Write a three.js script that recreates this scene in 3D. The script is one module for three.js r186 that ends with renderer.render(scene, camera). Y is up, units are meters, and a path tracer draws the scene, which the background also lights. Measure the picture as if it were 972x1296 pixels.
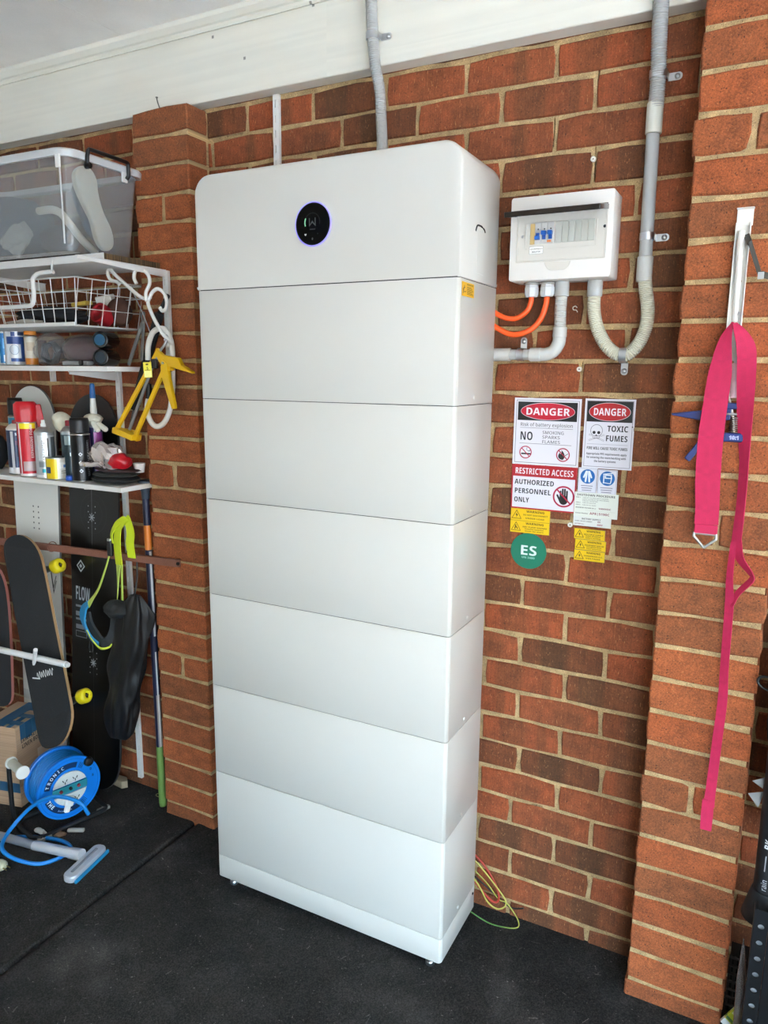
import * as THREE from 'three';
import { Sky } from 'three/addons/objects/Sky.js';
import { RoundedBoxGeometry } from 'three/addons/geometries/RoundedBoxGeometry.js';
import { mergeGeometries, mergeVertices, toCreasedNormals } from 'three/addons/utils/BufferGeometryUtils.js';

// ---------------------------------------------------------------- camera, sky, sun, exposure
const scene = new THREE.Scene();
const camera = new THREE.PerspectiveCamera(69.8, 972 / 1296, 0.05, 200);
camera.rotation.order = 'YXZ';
camera.position.set(1.1924, 1.6452, 1.9655);
camera.rotation.set(-0.1861, 0.4802, 0.0099);
scene.add(camera);

const renderer = new THREE.WebGLRenderer({ antialias: true });
renderer.toneMapping = THREE.LinearToneMapping;
renderer.toneMappingExposure = 1.29;
renderer.shadowMap.enabled = true;

const sky = new Sky();
sky.name = 'sky';
sky.scale.setScalar(1000);
const sunDir = new THREE.Vector3(0.30, 0.76, 0.5).normalize();
sky.material.uniforms.turbidity.value = 18;
sky.material.uniforms.rayleigh.value = 0.45;
sky.material.uniforms.mieCoefficient.value = 0.05;
sky.material.uniforms.mieDirectionalG.value = 0.7;
sky.material.uniforms.sunPosition.value.copy(sunDir);
scene.add(sky);

const sun = new THREE.DirectionalLight(new THREE.Color(1, 0.78, 0.54), 32);   // lights the driveway outside the open garage door
sun.position.copy(sunDir).multiplyScalar(20).add(new THREE.Vector3(2, 0, 8));
sun.target.position.set(2, 0, 8);
sun.castShadow = true;
Object.assign(sun.shadow.camera, { left: -14, right: 14, top: 14, bottom: -14, near: 1, far: 50 });
sun.shadow.mapSize.set(2048, 2048);
scene.add(sun, sun.target);

// ---------------------------------------------------------------- helpers
let rngState = 1;
const seed = (s) => { rngState = s >>> 0; };
const rnd = () => { rngState = (rngState + 0x6d2b79f5) | 0; let t = Math.imul(rngState ^ (rngState >>> 15), 1 | rngState); t = (t + Math.imul(t ^ (t >>> 7), 61 | t)) ^ t; return ((t ^ (t >>> 14)) >>> 0) / 4294967296; };
const rr = (a, b) => a + (b - a) * rnd();
const V = (x, y, z) => new THREE.Vector3(x, y, z);
const hash = (x, y, s) => { let h = (x * 374761393 + y * 668265263 + s * 2147483647) | 0; h = Math.imul(h ^ (h >>> 13), 1274126177); return ((h ^ (h >>> 16)) >>> 0) / 4294967296; };
const wrap = (a, n) => ((a % n) + n) % n;
function vnoise(x, y, s, px = 1e9, py = 1e9) {
  const x0 = Math.floor(x), y0 = Math.floor(y), fx = x - x0, fy = y - y0, u = fx * fx * (3 - 2 * fx), v = fy * fy * (3 - 2 * fy);
  const h = (i, j) => hash(wrap(i, px), wrap(j, py), s);
  return (h(x0, y0) * (1 - u) + h(x0 + 1, y0) * u) * (1 - v) + (h(x0, y0 + 1) * (1 - u) + h(x0 + 1, y0 + 1) * u) * v;
}
function fbm(x, y, s, o = 4, px, py) { let a = 0.5, r = 0, t = 0; for (let i = 0; i < o; i++) { r += a * vnoise(x, y, s + i, px, py); t += a; x *= 2; y *= 2; px *= 2; py *= 2; a *= 0.5; } return r / t; }
const clamp01 = (v) => Math.max(0, Math.min(1, v));
function tex(w, h, f, srgb = true, aniso = true) {               // f(x, y) -> [r, g, b] 0..255
  const d = new Uint8Array(w * h * 4);
  for (let y = 0; y < h; y++) for (let x = 0; x < w; x++) { const c = f(x, y), o = (y * w + x) * 4; d[o] = Math.max(0, Math.min(255, c[0])); d[o + 1] = Math.max(0, Math.min(255, c[1])); d[o + 2] = Math.max(0, Math.min(255, c[2])); d[o + 3] = c[3] ?? 255; }
  const t = new THREE.DataTexture(d, w, h); t.wrapS = t.wrapT = THREE.RepeatWrapping; t.magFilter = THREE.LinearFilter; t.minFilter = THREE.LinearMipmapLinearFilter; t.generateMipmaps = true;
  if (srgb) t.colorSpace = THREE.SRGBColorSpace;
  t.needsUpdate = true; return t;
}
function canvasTex(w, h, draw) {
  const c = document.createElement('canvas'); c.width = w; c.height = h; const g = c.getContext('2d'); draw(g, w, h);
  const t = new THREE.CanvasTexture(c); t.colorSpace = THREE.SRGBColorSpace; t.magFilter = THREE.LinearFilter; return t;
}
const M = (color, roughness = 0.6, o = {}) => new THREE.MeshStandardMaterial({ color, roughness, metalness: 0, ...o });
const P = (color, roughness = 0.6, o = {}) => new THREE.MeshPhysicalMaterial({ color, roughness, metalness: 0, ...o });
const used = {};
function numbered(name) { const n = (used[name] = (used[name] ?? -1) + 1); return n ? name + '_' + String(n).padStart(3, '0') : name; }
function thing(name, label, category, [x, y, z] = [0, 0, 0], group) {
  const o = new THREE.Group(); o.name = numbered(name); o.position.set(x, y, z); o.userData = { label, category }; if (group) o.userData.group = group; scene.add(o); return o;
}
function struct(name, parent = scene) { const o = new THREE.Group(); o.name = name; if (parent === scene) o.userData = { kind: 'structure' }; parent.add(o); return o; }
function part(parent, name, geo, mat, pos, rot, label) {
  const m = new THREE.Mesh(geo, mat); m.name = name; m.castShadow = m.receiveShadow = true; if (pos) m.position.set(...pos); if (rot) m.rotation.set(...rot); if (label) m.userData.label = label; parent.add(m); return m;
}
const box = (w, h, d, x = 0, y = 0, z = 0) => { const g = new THREE.BoxGeometry(w, h, d); g.translate(x, y, z); return g; };
const rbox = (w, h, d, r = 0.004, x = 0, y = 0, z = 0, s = 2) => { const g = new RoundedBoxGeometry(w, h, d, s, Math.min(r, w / 2.01, h / 2.01, d / 2.01)); g.translate(x, y, z); return g; };
const cyl = (r0, r1, h, x = 0, y = 0, z = 0, n = 28) => { const g = new THREE.CylinderGeometry(r0, r1, h, n); g.translate(x, y, z); return g; };
const lathe = (pts, n = 32) => new THREE.LatheGeometry(pts.map(([r, y]) => new THREE.Vector2(r, y)), n);
const curve = (pts, tension = 0.5, closed = false) => new THREE.CatmullRomCurve3(pts.map((p) => V(...p)), closed, 'catmullrom', tension);
function capTube(c, r, n = 60, k = 10) {                          // tube with closed ends
  const t = new THREE.TubeGeometry(c, n, r, k, c.closed); if (c.closed) return t;
  const ends = [0, 1].map((u) => { const p = c.getPointAt(u), d = c.getTangentAt(u).multiplyScalar(u ? 1 : -1), g = new THREE.CircleGeometry(r, k); g.applyQuaternion(new THREE.Quaternion().setFromUnitVectors(V(0, 0, 1), d)); g.translate(p.x, p.y, p.z); return g; });
  return merge([t, ...ends]);
}
const tube = (pts, r, n = 60, k = 10, tension = 0.5) => capTube(curve(pts, tension), r, n, k);
function rod(a, b, r, r2 = r, n = 14) { const A = V(...a), B = V(...b), d = B.clone().sub(A), g = new THREE.CylinderGeometry(r2, r, d.length(), n); g.applyQuaternion(new THREE.Quaternion().setFromUnitVectors(V(0, 1, 0), d.clone().normalize())); const m = A.add(B).multiplyScalar(0.5); g.translate(m.x, m.y, m.z); return g; }
function bar(a, b, w, h, side = [0, 0, 1], r = 0.001) {           // box beam from a to b, w across, h along `side`
  const A = V(...a), B = V(...b), d = B.clone().sub(A), L = d.length(), y = d.normalize(), z = V(...side).addScaledVector(y, -V(...side).dot(y)).normalize(), x = y.clone().cross(z);
  const g = rbox(w, L, h, r, 0, 0, 0, 1); g.applyMatrix4(new THREE.Matrix4().makeBasis(x, y, z)); const m = A.add(B).multiplyScalar(0.5); g.translate(m.x, m.y, m.z); return g;
}
function merge(list) { return mergeGeometries(list.map((g) => { let q = g.index ? g.toNonIndexed() : g; q = q.clone(); for (const k of Object.keys(q.attributes)) if (!['position', 'normal', 'uv'].includes(k)) q.deleteAttribute(k); if (!q.attributes.uv) q.setAttribute('uv', new THREE.BufferAttribute(new Float32Array(q.attributes.position.count * 2), 2)); q.morphAttributes = {}; return q; })); }
function shapeOf(pts) { return new THREE.Shape(pts.map(([x, y]) => new THREE.Vector2(x, y))); }
function smoothShape(pts, n = 60) { const c = new THREE.CatmullRomCurve3(pts.map(([x, y]) => V(x, y, 0)), true, 'catmullrom', 0.5); return new THREE.Shape(c.getSpacedPoints(n).slice(0, -1).map((p) => new THREE.Vector2(p.x, p.y))); }
const ext = (shape, depth, bevel = 0, o = {}) => new THREE.ExtrudeGeometry(shape, { depth, bevelEnabled: bevel > 0, bevelThickness: bevel, bevelSize: bevel, bevelOffset: -bevel, bevelSegments: 2, curveSegments: 16, ...o });
function rrect(w, h, r, x = 0, y = 0) { const s = new THREE.Shape(), a = x - w / 2, b = y - h / 2; r = Array.isArray(r) ? r : [r, r, r, r]; s.moveTo(a + r[0], b); s.lineTo(a + w - r[1], b); if (r[1]) s.absarc(a + w - r[1], b + r[1], r[1], -Math.PI / 2, 0); s.lineTo(a + w, b + h - r[2]); if (r[2]) s.absarc(a + w - r[2], b + h - r[2], r[2], 0, Math.PI / 2); s.lineTo(a + r[3], b + h); if (r[3]) s.absarc(a + r[3], b + h - r[3], r[3], Math.PI / 2, Math.PI); s.lineTo(a, b + r[0]); if (r[0]) s.absarc(a + r[0], b + r[0], r[0], Math.PI, 1.5 * Math.PI); return s; }
function planeUV(geo, sx = 1, sy = 1, ax = 'x', ay = 'y') { const p = geo.attributes.position, u = new Float32Array(p.count * 2), g = { x: (i) => p.getX(i), y: (i) => p.getY(i), z: (i) => p.getZ(i) }; for (let i = 0; i < p.count; i++) { u[2 * i] = g[ax](i) * sx; u[2 * i + 1] = g[ay](i) * sy; } geo.setAttribute('uv', new THREE.BufferAttribute(u, 2)); return geo; }
function ribbon(pts, widths, across, thick = 0.0015, n = 80) {    // a strap swept along pts; `across` gives the width direction at each point
  const c = curve(pts), pos = [], uv = [], idx = [], A = across.map((a) => V(...a)), lerpA = (t, arr) => { const f = t * (arr.length - 1), i = Math.min(arr.length - 2, Math.floor(f)), k = f - i; return typeof arr[0] === 'number' ? arr[i] * (1 - k) + arr[i + 1] * k : arr[i].clone().lerp(arr[i + 1], k); };
  const L = c.getLength();
  for (let i = 0; i <= n; i++) {
    const t = i / n, u = c.getUtoTmapping(t), p = c.getPoint(u), d = c.getTangent(u), a = lerpA(u, A), w = lerpA(u, widths) / 2; a.addScaledVector(d, -a.dot(d)).normalize(); const nn = a.clone().cross(d).multiplyScalar(thick / 2);
    for (const [s, q] of [[-1, 1], [1, 1], [1, -1], [-1, -1]]) { const v = p.clone().addScaledVector(a, s * w).addScaledVector(nn, q); pos.push(v.x, v.y, v.z); uv.push(s * w, t * L); }
    if (i) for (let k = 0; k < 4; k++) { const a0 = (i - 1) * 4 + k, a1 = (i - 1) * 4 + ((k + 1) % 4), b0 = a0 + 4, b1 = a1 + 4; idx.push(a0, b0, a1, a1, b0, b1); }
  }
  idx.push(0, 1, 2, 0, 2, 3, n * 4, n * 4 + 2, n * 4 + 1, n * 4, n * 4 + 3, n * 4 + 2);
  const g = new THREE.BufferGeometry(); g.setAttribute('position', new THREE.Float32BufferAttribute(pos, 3)); g.setAttribute('uv', new THREE.Float32BufferAttribute(uv, 2)); g.setIndex(idx);
  const f = toCreasedNormals(g.toNonIndexed(), 0.7); return f;
}
function lump(rx, ry, rz, amp, s, det = 24, flat = null) {         // a crumpled soft body
  const g = new THREE.SphereGeometry(1, det * 2, det), p = g.attributes.position;
  for (let i = 0; i < p.count; i++) { const x = p.getX(i), y = p.getY(i), z = p.getZ(i), k = 1 + amp * (2 * fbm(x * 2 + 7 + s, y * 2 + z * 1.7 + 11, s, 3) - 1) + amp * 0.5 * (Math.abs(2 * fbm(x * 5 + z * 3 + 3, y * 5 + 9 + z * 2, s + 5, 2) - 1)); let Y = y * ry * k; if (flat !== null && Y < flat) Y = flat; p.setXYZ(i, x * rx * k, Y, z * rz * k); }
  g.computeVertexNormals(); return g;
}

// ---------------------------------------------------------------- brick textures
const brickTex = [], brickBump = [];
function brickTexture(s, kind) {                                   // 240 x 86 mm of fired clay: drag marks, pale and dark grit, kiln bands
  const w = 320, h = 112, bandAt = 0.25 + 0.5 * hash(s, 1, 9), bandW = 0.1 + 0.16 * hash(s, 2, 9), band2 = hash(s, 3, 9), strong = kind === 'wall' ? 0.25 + 0.75 * hash(s, 4, 9) : 0.1;
  const H = new Float32Array(w * h), C = [];
  seed(s * 77 + (kind === 'wall' ? 1 : 500));
  const fle = new Float32Array(w * h), drk = new Float32Array(w * h);
  const nl = kind === 'wall' ? 85 : 50;
  for (let i = 0; i < nl; i++) { const x = Math.floor(rnd() * w), y = Math.floor(rnd() * h), L = kind === 'wall' ? 2 + Math.floor(rnd() * rnd() * 16) : 1 + Math.floor(rnd() * 3), a = rr(0.25, 1); for (let k = 0; k < L; k++) { const yy = Math.min(h - 1, y + k); fle[yy * w + x] = a; if (rnd() < 0.75 && x + 1 < w) fle[yy * w + x + 1] = a * 0.8; } }
  const nd = kind === 'wall' ? 24 : 80;
  for (let i = 0; i < nd; i++) { const x = Math.floor(rnd() * (w - 5)), y = Math.floor(rnd() * (h - 5)), a = rr(0.3, 0.9), r = rnd() < 0.2 ? 4 : rnd() < 0.6 ? 3 : 2; for (let j = 0; j < r; j++) for (let k = 0; k < r; k++) drk[(y + j) * w + x + k] = a * (j === k ? 1 : 0.8); }
  const t = tex(w, h, (x, y) => {
    const u = x / w, drag = vnoise(x * 0.9, y * 0.03, s) * 0.6 + vnoise(x * 0.25, y * 0.02, s + 3) * 0.6, mot = fbm(x / 40, y / 26, s + 8, 4), fine = 0.5 * hash(x, y, s + 20) + 0.5 * vnoise(x / 2.6, y / 2.6, s + 21) + 0.25 * (vnoise(x / 5, y / 5, s + 22) - 0.5);
    const wob = 0.03 * (fbm(x / 60, y / 30, s + 30, 2) - 0.5), edge = (c, ww) => clamp01(2.2 - Math.abs(u + wob - c) / ww * 2.4);
    let dark = strong * (edge(bandAt, bandW) * 0.9 + (band2 > 0.55 ? edge(1 - bandAt * 0.6, 0.08) * 0.7 : 0) + (band2 < 0.25 ? 0.8 : 0));
    let k = 0.80 + 0.26 * (mot - 0.5) * 2 * (kind === 'wall' ? 0.45 : 0.5) + (kind === 'wall' ? 0.14 : 0.05) * (drag - 0.6) + (kind === 'wall' ? 0.3 : 0.42) * (fine - 0.5);
    let r = 240 * k, g = 153 * k, b = 108 * k;
    const mix = clamp01(dark * 0.85 + 0.3 * (fbm(x / 25 + 9, y / 60, s + 50, 3) - 0.55));
    r = r * (1 - mix) + 166 * k * mix; g = g * (1 - mix) + 124 * k * mix; b = b * (1 - mix) + 90 * k * mix;
    const f = fle[y * w + x], d = drk[y * w + x];
    r += f * (250 - r) * 0.9; g += f * (215 - g) * 0.9; b += f * (175 - b) * 0.9; r *= 1 - d * 0.62; g *= 1 - d * 0.6; b *= 1 - d * 0.52;
    return [r, g, b];
  });
  t.wrapS = t.wrapT = THREE.MirroredRepeatWrapping;
  return t;
}
for (let i = 0; i < 8; i++) brickTex.push(brickTexture(i + 1, 'wall'));
const pierTex = []; for (let i = 0; i < 5; i++) pierTex.push(brickTexture(i + 31, 'pier'));
const bumpWall = tex(320, 112, (x, y) => { const v = 128 + 70 * (vnoise(x * 0.8, y * 0.05, 5) - 0.5) + 80 * (fbm(x / 9, y / 9, 77, 3) - 0.5) + 50 * (hash(x, y, 3) - 0.5); return [v, v, v]; }, false);
const bumpPier = tex(320, 112, (x, y) => { const pit = vnoise(x / 5, y / 5, 91) > 0.86 ? -70 : 0, v = 140 + pit + 60 * (fbm(x / 12, y / 12, 12, 3) - 0.5) + 60 * (hash(x, y, 8) - 0.5); return [v, v, v]; }, false);
const wallTints = [[1, 0.92, 0.86], [0.93, 0.8, 0.7], [0.8, 0.76, 0.7], [1.05, 0.88, 0.76]];
const wallBrickMats = [], pierBrickMats = [];
brickTex.forEach((t, i) => wallTints.forEach((c, j) => { const m = M(0xffffff, 0.88, { map: t, bumpMap: bumpWall, bumpScale: 0.0016 }); m.color.setRGB(c[0] * 0.56, c[1] * 0.40, c[2] * 0.275); wallBrickMats.push(m); }));
pierTex.forEach((t) => [[1.06, 0.99, 0.88], [1, 0.87, 0.74], [0.86, 0.82, 0.74], [0.76, 0.8, 0.78]].forEach((c) => { const m = M(0xffffff, 0.9, { map: t, bumpMap: bumpPier, bumpScale: 0.0014 }); m.color.setRGB(c[0] * 0.66, c[1] * 0.49, c[2] * 0.32); pierBrickMats.push(m); }));
const mortarTex = tex(512, 512, (x, y) => { const n = fbm(x / 32, y / 32, 41, 5, 16, 16), f = hash(x, y, 42), g = hash(x >> 1, y >> 1, 43), k = 0.78 + 0.34 * (n - 0.5) + 0.2 * (f - 0.5) + (g > 0.96 ? 0.16 : g < 0.03 ? -0.25 : 0); return [238 * k, 208 * k, 162 * k]; });
const mortarBump = tex(512, 512, (x, y) => { const v = 128 + 110 * (fbm(x / 14, y / 14, 44, 4) - 0.5) + 90 * (hash(x, y, 45) - 0.5); return [v, v, v]; }, false);
const mortarMat = M(0xece2d0, 0.95, { map: mortarTex, bumpMap: mortarBump, bumpScale: 0.003 });

// one brick: ten-cornered worn outline, chamfered front; front face at z = 0, body behind it
function brickGeo(w, h, d, s, c = 0.0034, rough = 0.0019) {
  seed(s); const ring = [], hw = w / 2, hh = h / 2, j = () => rr(-rough, rough);
  ring.push([-hw, -hh], [-hw * 0.35 + rr(-.02, .02), -hh], [hw * 0.4 + rr(-.02, .02), -hh], [hw, -hh], [hw, rr(-.01, .01)], [hw, hh], [hw * 0.35 + rr(-.02, .02), hh], [-hw * 0.4 + rr(-.02, .02), hh], [-hw, hh], [-hw, rr(-.01, .01)]);
  const out = ring.map(([x, y]) => { const cx = Math.abs(Math.abs(x) - hw) < 1e-6, cy = Math.abs(Math.abs(y) - hh) < 1e-6, k = cx && cy ? rr(0.2, 1) * 0.004 : 0; return [x + j() - Math.sign(x) * k, y + j() - Math.sign(y) * k]; });
  const inn = out.map(([x, y]) => [x - Math.sign(x) * Math.min(c, Math.abs(x)) * (Math.abs(Math.abs(x) - hw) < 0.008 ? 1 : 0.1), y - Math.sign(y) * Math.min(c, Math.abs(y)) * (Math.abs(Math.abs(y) - hh) < 0.008 ? 1 : 0.1)]);
  const pos = [], N = 10, tri = (a, b, e) => pos.push(...a, ...b, ...e), zi = out.map(() => rr(-0.0008, 0.0006));
  for (let i = 0; i < N; i++) {
    const k = (i + 1) % N, A = [...inn[i], zi[i]], B = [...inn[k], zi[k]], C = [...out[i], -c], D = [...out[k], -c], E = [...out[i], -d], F = [...out[k], -d];
    tri([0, 0, 0], A, B); tri(A, C, B); tri(B, C, D); tri(C, E, D); tri(D, E, F);
  }
  const g = new THREE.BufferGeometry(); g.setAttribute('position', new THREE.Float32BufferAttribute(pos, 3)); g.computeVertexNormals();
  const u0 = rr(0, 0.05), p = g.attributes.position, nn = g.attributes.normal, uv = new Float32Array(p.count * 2);
  for (let i = 0; i < p.count; i++) { uv[2 * i] = (p.getX(i) + hw + (Math.abs(nn.getX(i)) > 0.8 ? -p.getZ(i) : 0)) / 0.24 + u0; uv[2 * i + 1] = (p.getY(i) + hh + (Math.abs(nn.getY(i)) > 0.8 ? -p.getZ(i) : 0)) / 0.086; }
  g.setAttribute('uv', new THREE.BufferAttribute(uv, 2)); return g;
}
const geoBank = {};
function bank(w, h, d, n, c) { const k = w.toFixed(3) + '_' + h.toFixed(3) + '_' + d.toFixed(3); return (geoBank[k] ??= Array.from({ length: n }, (_, i) => brickGeo(w, h, d, Math.round(w * 9000) + Math.round(h * 700) + i * 13 + 1, c))); }

// ---------------------------------------------------------------- the back wall: mortar bed with open cracks, bricks proud of it
const Y0 = 0.0486, CO = 0.086;
const wallBack = struct('wall_back');
{
  const s = new THREE.Shape([[-2.6, -0.05], [4.6, -0.05], [4.6, 2.69], [-2.6, 2.69]].map(([x, y]) => new THREE.Vector2(x, y)));
  const crack = (pts) => s.holes.push(new THREE.Path(pts.map(([x, y]) => new THREE.Vector2(x, y))));
  crack([[0.744, 2.303], [0.7475, 2.300], [0.7462, 2.352], [0.7478, 2.392], [0.7440, 2.396], [0.7415, 2.350]]);
  crack([[0.6385, 2.213], [0.6420, 2.216], [0.6432, 2.262], [0.6418, 2.286], [0.6385, 2.282], [0.6402, 2.250]]);
  crack([[0.7465, 2.122], [0.7492, 2.120], [0.7498, 2.166], [0.7480, 2.204], [0.7455, 2.203]]);
  crack([[0.7260, 1.603], [0.7290, 1.602], [0.7300, 1.640], [0.7355, 1.676], [0.7320, 1.678], [0.7275, 1.648]]);
  crack([[0.7440, 1.640], [0.7462, 1.660], [0.7478, 1.682], [0.7450, 1.682], [0.7428, 1.655]]);
  crack([[0.5660, 1.780], [0.5690, 1.782], [0.5690, 1.850], [0.5660, 1.848]]);
  crack([[0.8520, 0.908], [0.8545, 0.908], [0.8560, 0.960], [0.8530, 0.962]]);
  crack([[0.6700, 0.388], [0.7050, 0.388], [0.7040, 0.393], [0.6880, 0.394], [0.6705, 0.391]]);
  crack([[-0.405, 2.3725], [-0.34, 2.3735], [-0.34, 2.3765], [-0.405, 2.3755]]);
  crack([[0.835, 2.1235], [0.842, 2.1200], [0.8445, 2.1235], [0.838, 2.1290]]);
  const g = ext(s, 0.014); g.translate(0, 0, -0.0195); planeUV(g, 1 / 0.42, 1 / 0.42);
  part(wallBack, 'mortar_bed', g, mortarMat);
  part(wallBack, 'wall_core', box(7.2, 2.74, 0.22, 1.0, 1.32, -0.1315), M(0x2a2622, 1));
}
const stuffBricks = [];
seed(4242);
const wallPicks = [];
for (let k = -1; k <= 28; k++) {
  const y0 = k === -1 ? -0.03 : Y0 + CO * k + 0.005, y1 = k === 28 ? Y0 + CO * k + 0.05 : Y0 + CO * (k + 1) - 0.005;
  const shift = (((k % 2) + 2) % 2 ? 0.134 : 0.025) + (k === 27 ? 0.025 : k === 25 ? 0.03 : k === 26 ? -0.006 : ({ 19: 0.001, 15: 0.015, 10: -0.005, 5: 0.012, 3: -0.006, 8: 0.003, 12: -0.01 })[k] ?? 0);
  for (let n = -12; n < 20; n++) {
    const xa = shift + 0.24 * n + 0.005, xb = xa + 0.23, xc = (xa + xb) / 2, yc = (y0 + y1) / 2; if (xa < -2.58 || xb > 4.58) continue;
    const v = Math.floor(rnd() * 6), mi = Math.floor(rnd() * 8), ti = rnd(), tint = ti < 0.4 ? 0 : ti < 0.68 ? 1 : ti < 0.84 ? 2 : 3, dz = rr(-0.0016, 0.0016), tilt = rr(-0.006, 0.006), dy = rr(-0.0012, 0.0012);
    const seen = yc < 2.47 && xb > -1.62 && xa < 1.48 && !(xb < 0.5 && xa > -0.42 && yc < 2.17) && !(xa > 1.0 && (yc > 1.2 || xb < 1.2)) && !(xa > -0.76 && xb < -0.44 && yc < 2.3) && !(xa > -0.8 && xb < -0.5);
    wallPicks.push({ g: bank(0.23, y1 - y0, 0.012, 6)[v], m: wallBrickMats[mi * 4 + tint], p: [xc, yc + dy, dz], r: tilt, seen });
  }
}
for (const b of wallPicks) {
  if (b.seen && wallBack.children.length < 300) { const m = part(wallBack, 'brick', b.g, b.m, b.p); m.rotation.z = b.r; }
  else { const g = b.g.clone(); g.rotateZ(b.r); g.translate(...b.p); stuffBricks.push(g); }
}
part(wallBack, 'brick', merge(stuffBricks), wallBrickMats[4]).userData.kind = 'stuff';

// ---------------------------------------------------------------- the two brick piers
function pier(name, x0, x1, zf, ytop, headers, sd) {
  const w = struct(name), W = x1 - x0, xc = (x0 + x1) / 2; seed(sd);
  const core = box(W - 0.012, ytop - 0.01, zf - 0.006, xc, (ytop - 0.01) / 2, (zf - 0.006) / 2); planeUV(core, 1 / 0.42, 1 / 0.42);
  part(w, 'mortar_core', core, mortarMat);
  for (let k = -1; k < 30; k++) {
    const y0 = k === -1 ? -0.03 : Y0 + CO * k + 0.005, y1 = Math.min(ytop, Y0 + CO * (k + 1) - 0.005); if (y1 - y0 < 0.03) continue;
    const split = headers.includes(k), parts = split ? [[x0, xc - 0.006], [xc + 0.006, x1]] : [[x0, x1]];
    for (const [a, b] of parts) { const m = part(w, 'brick', bank(b - a, y1 - y0, zf - 0.012, 6, 0.004)[Math.floor(rnd() * 6)], pierBrickMats[Math.floor(rnd() * pierBrickMats.length)], [(a + b) / 2 + rr(-0.002, 0.002), (y0 + y1) / 2 + rr(-0.001, 0.001), zf + rr(-0.002, 0.002)]); m.rotation.z = rr(-0.005, 0.005); }
  }
  return w;
}
pier('pillar_left', -0.703, -0.470, 0.100, 2.457, [24, 14, 6], 11);
pier('pillar_right', 0.988, 1.226, 0.135, 2.66, [24, 14, 6], 12);

// ---------------------------------------------------------------- beam, cornice, ceiling, floor, the rest of the garage
const paintTex = tex(1024, 256, (x, y) => { const n = fbm(x / 90, y / 30, 61, 4, 11, 8), s = fbm(x / 200, y / 4, 62, 3), k = 1 - 0.05 * (n - 0.5) - 0.05 * (s - 0.5) - (hash(x >> 2, y >> 2, 63) > 0.9994 ? 0.4 : 0); return [244 * k, 243 * k, 236 * k]; });
const whitePaint = M(0xeceae4, 0.5, { map: paintTex, bumpMap: tex(512, 128, (x, y) => { const v = 128 + 90 * (fbm(x / 60, y / 5, 64, 3) - 0.5); return [v, v, v]; }, false), bumpScale: 0.0012 });
const beam = struct('beam');
part(beam, 'beam_face', planeUV(rbox(3.585, 0.2, 0.0525, 0.004, -0.8075, 2.562, 0.0242), 0.5, 2), whitePaint);
const trim = struct('trim_1');
{ const s = shapeOf([[0.0505, 2.654], [0.062, 2.650], [0.066, 2.656], [0.066, 2.662], [0.074, 2.664], [0.086, 2.676], [0.088, 2.690], [0.0505, 2.690]]); const g = ext(s, 3.585); g.rotateY(-Math.PI / 2); g.translate(0.985, 0, 0); g.scale(1, 1, 1); part(trim, 'cornice', planeUV(g, 0.5, 2), whitePaint); }
const ceilTex = tex(512, 512, (x, y) => { const n = fbm(x / 64, y / 64, 71, 5, 8, 8), k = 1 - 0.06 * (n - 0.5) + 0.02 * (hash(x, y, 72) - 0.5); return [250 * k, 248 * k, 244 * k]; });
const ceilMat = M(0xffffff, 0.9, { map: ceilTex });
const ceiling = struct('ceiling');
{
  const a = box(1.86, 0.12, 5.75, -1.67, 2.749, 2.7); a.rotateY(0); part(ceiling, 'sheet', planeUV(a, 1, 1, 'x', 'z'), ceilMat);
  const b = box(5.39, 0.12, 5.75, 1.958, 2.7485, 2.7); part(ceiling, 'sheet', planeUV(b, 1, 1, 'x', 'z'), ceilMat);
}
const floorTex = tex(2048, 2048, (() => {
  const N = 2048, add = new Float32Array(N * N); seed(99);
  for (let i = 0; i < 9000; i++) { const x = rnd() * N, y = rnd() * N, L = rnd() < 0.06 ? 3 + rnd() * 14 : 1 + rnd() * 2, a = rnd() * 6.28, v = rnd() < 0.72 ? rr(20, 70) : rr(60, 130) * rnd(); for (let k = 0; k < L; k++) add[(Math.floor(y + k * Math.sin(a)) & (N - 1)) * N + (Math.floor(x + k * Math.cos(a)) & (N - 1))] = v; }
  return (x, y) => { const n = fbm(x / 256, y / 256, 81, 5, 8, 8), m = fbm(x / 40, y / 40, 83, 4, 51, 51), weave = hash(x >> 1, y >> 1, 85) * 0.6 + hash(x, y, 86) * 0.4, dust = Math.max(0, fbm(x / 120 + 4, y / 120, 88, 4, 17, 17) - 0.56) * 90; const k = 45 + 26 * (n - 0.5) + 18 * (m - 0.5) + 40 * (weave - 0.5) + dust + add[y * N + x] * 1.1; return [k * 1.0, k * 0.95, k * 0.91]; };
})());
const floorBump = tex(1024, 1024, (x, y) => { const v = 128 + 120 * (hash(x, y, 87) - 0.5) + 100 * (fbm(x / 6, y / 6, 89, 3, 170, 170) - 0.5); return [v, v, v]; }, false);
floorTex.repeat.set(1 / 3, 1 / 3); floorBump.repeat.set(1 / 1.2, 1 / 1.2);
const floorMat = P(0xffffff, 1, { map: floorTex, bumpMap: floorBump, bumpScale: 0.0025, specularIntensity: 0.35 });
const floor = struct('floor');
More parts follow.
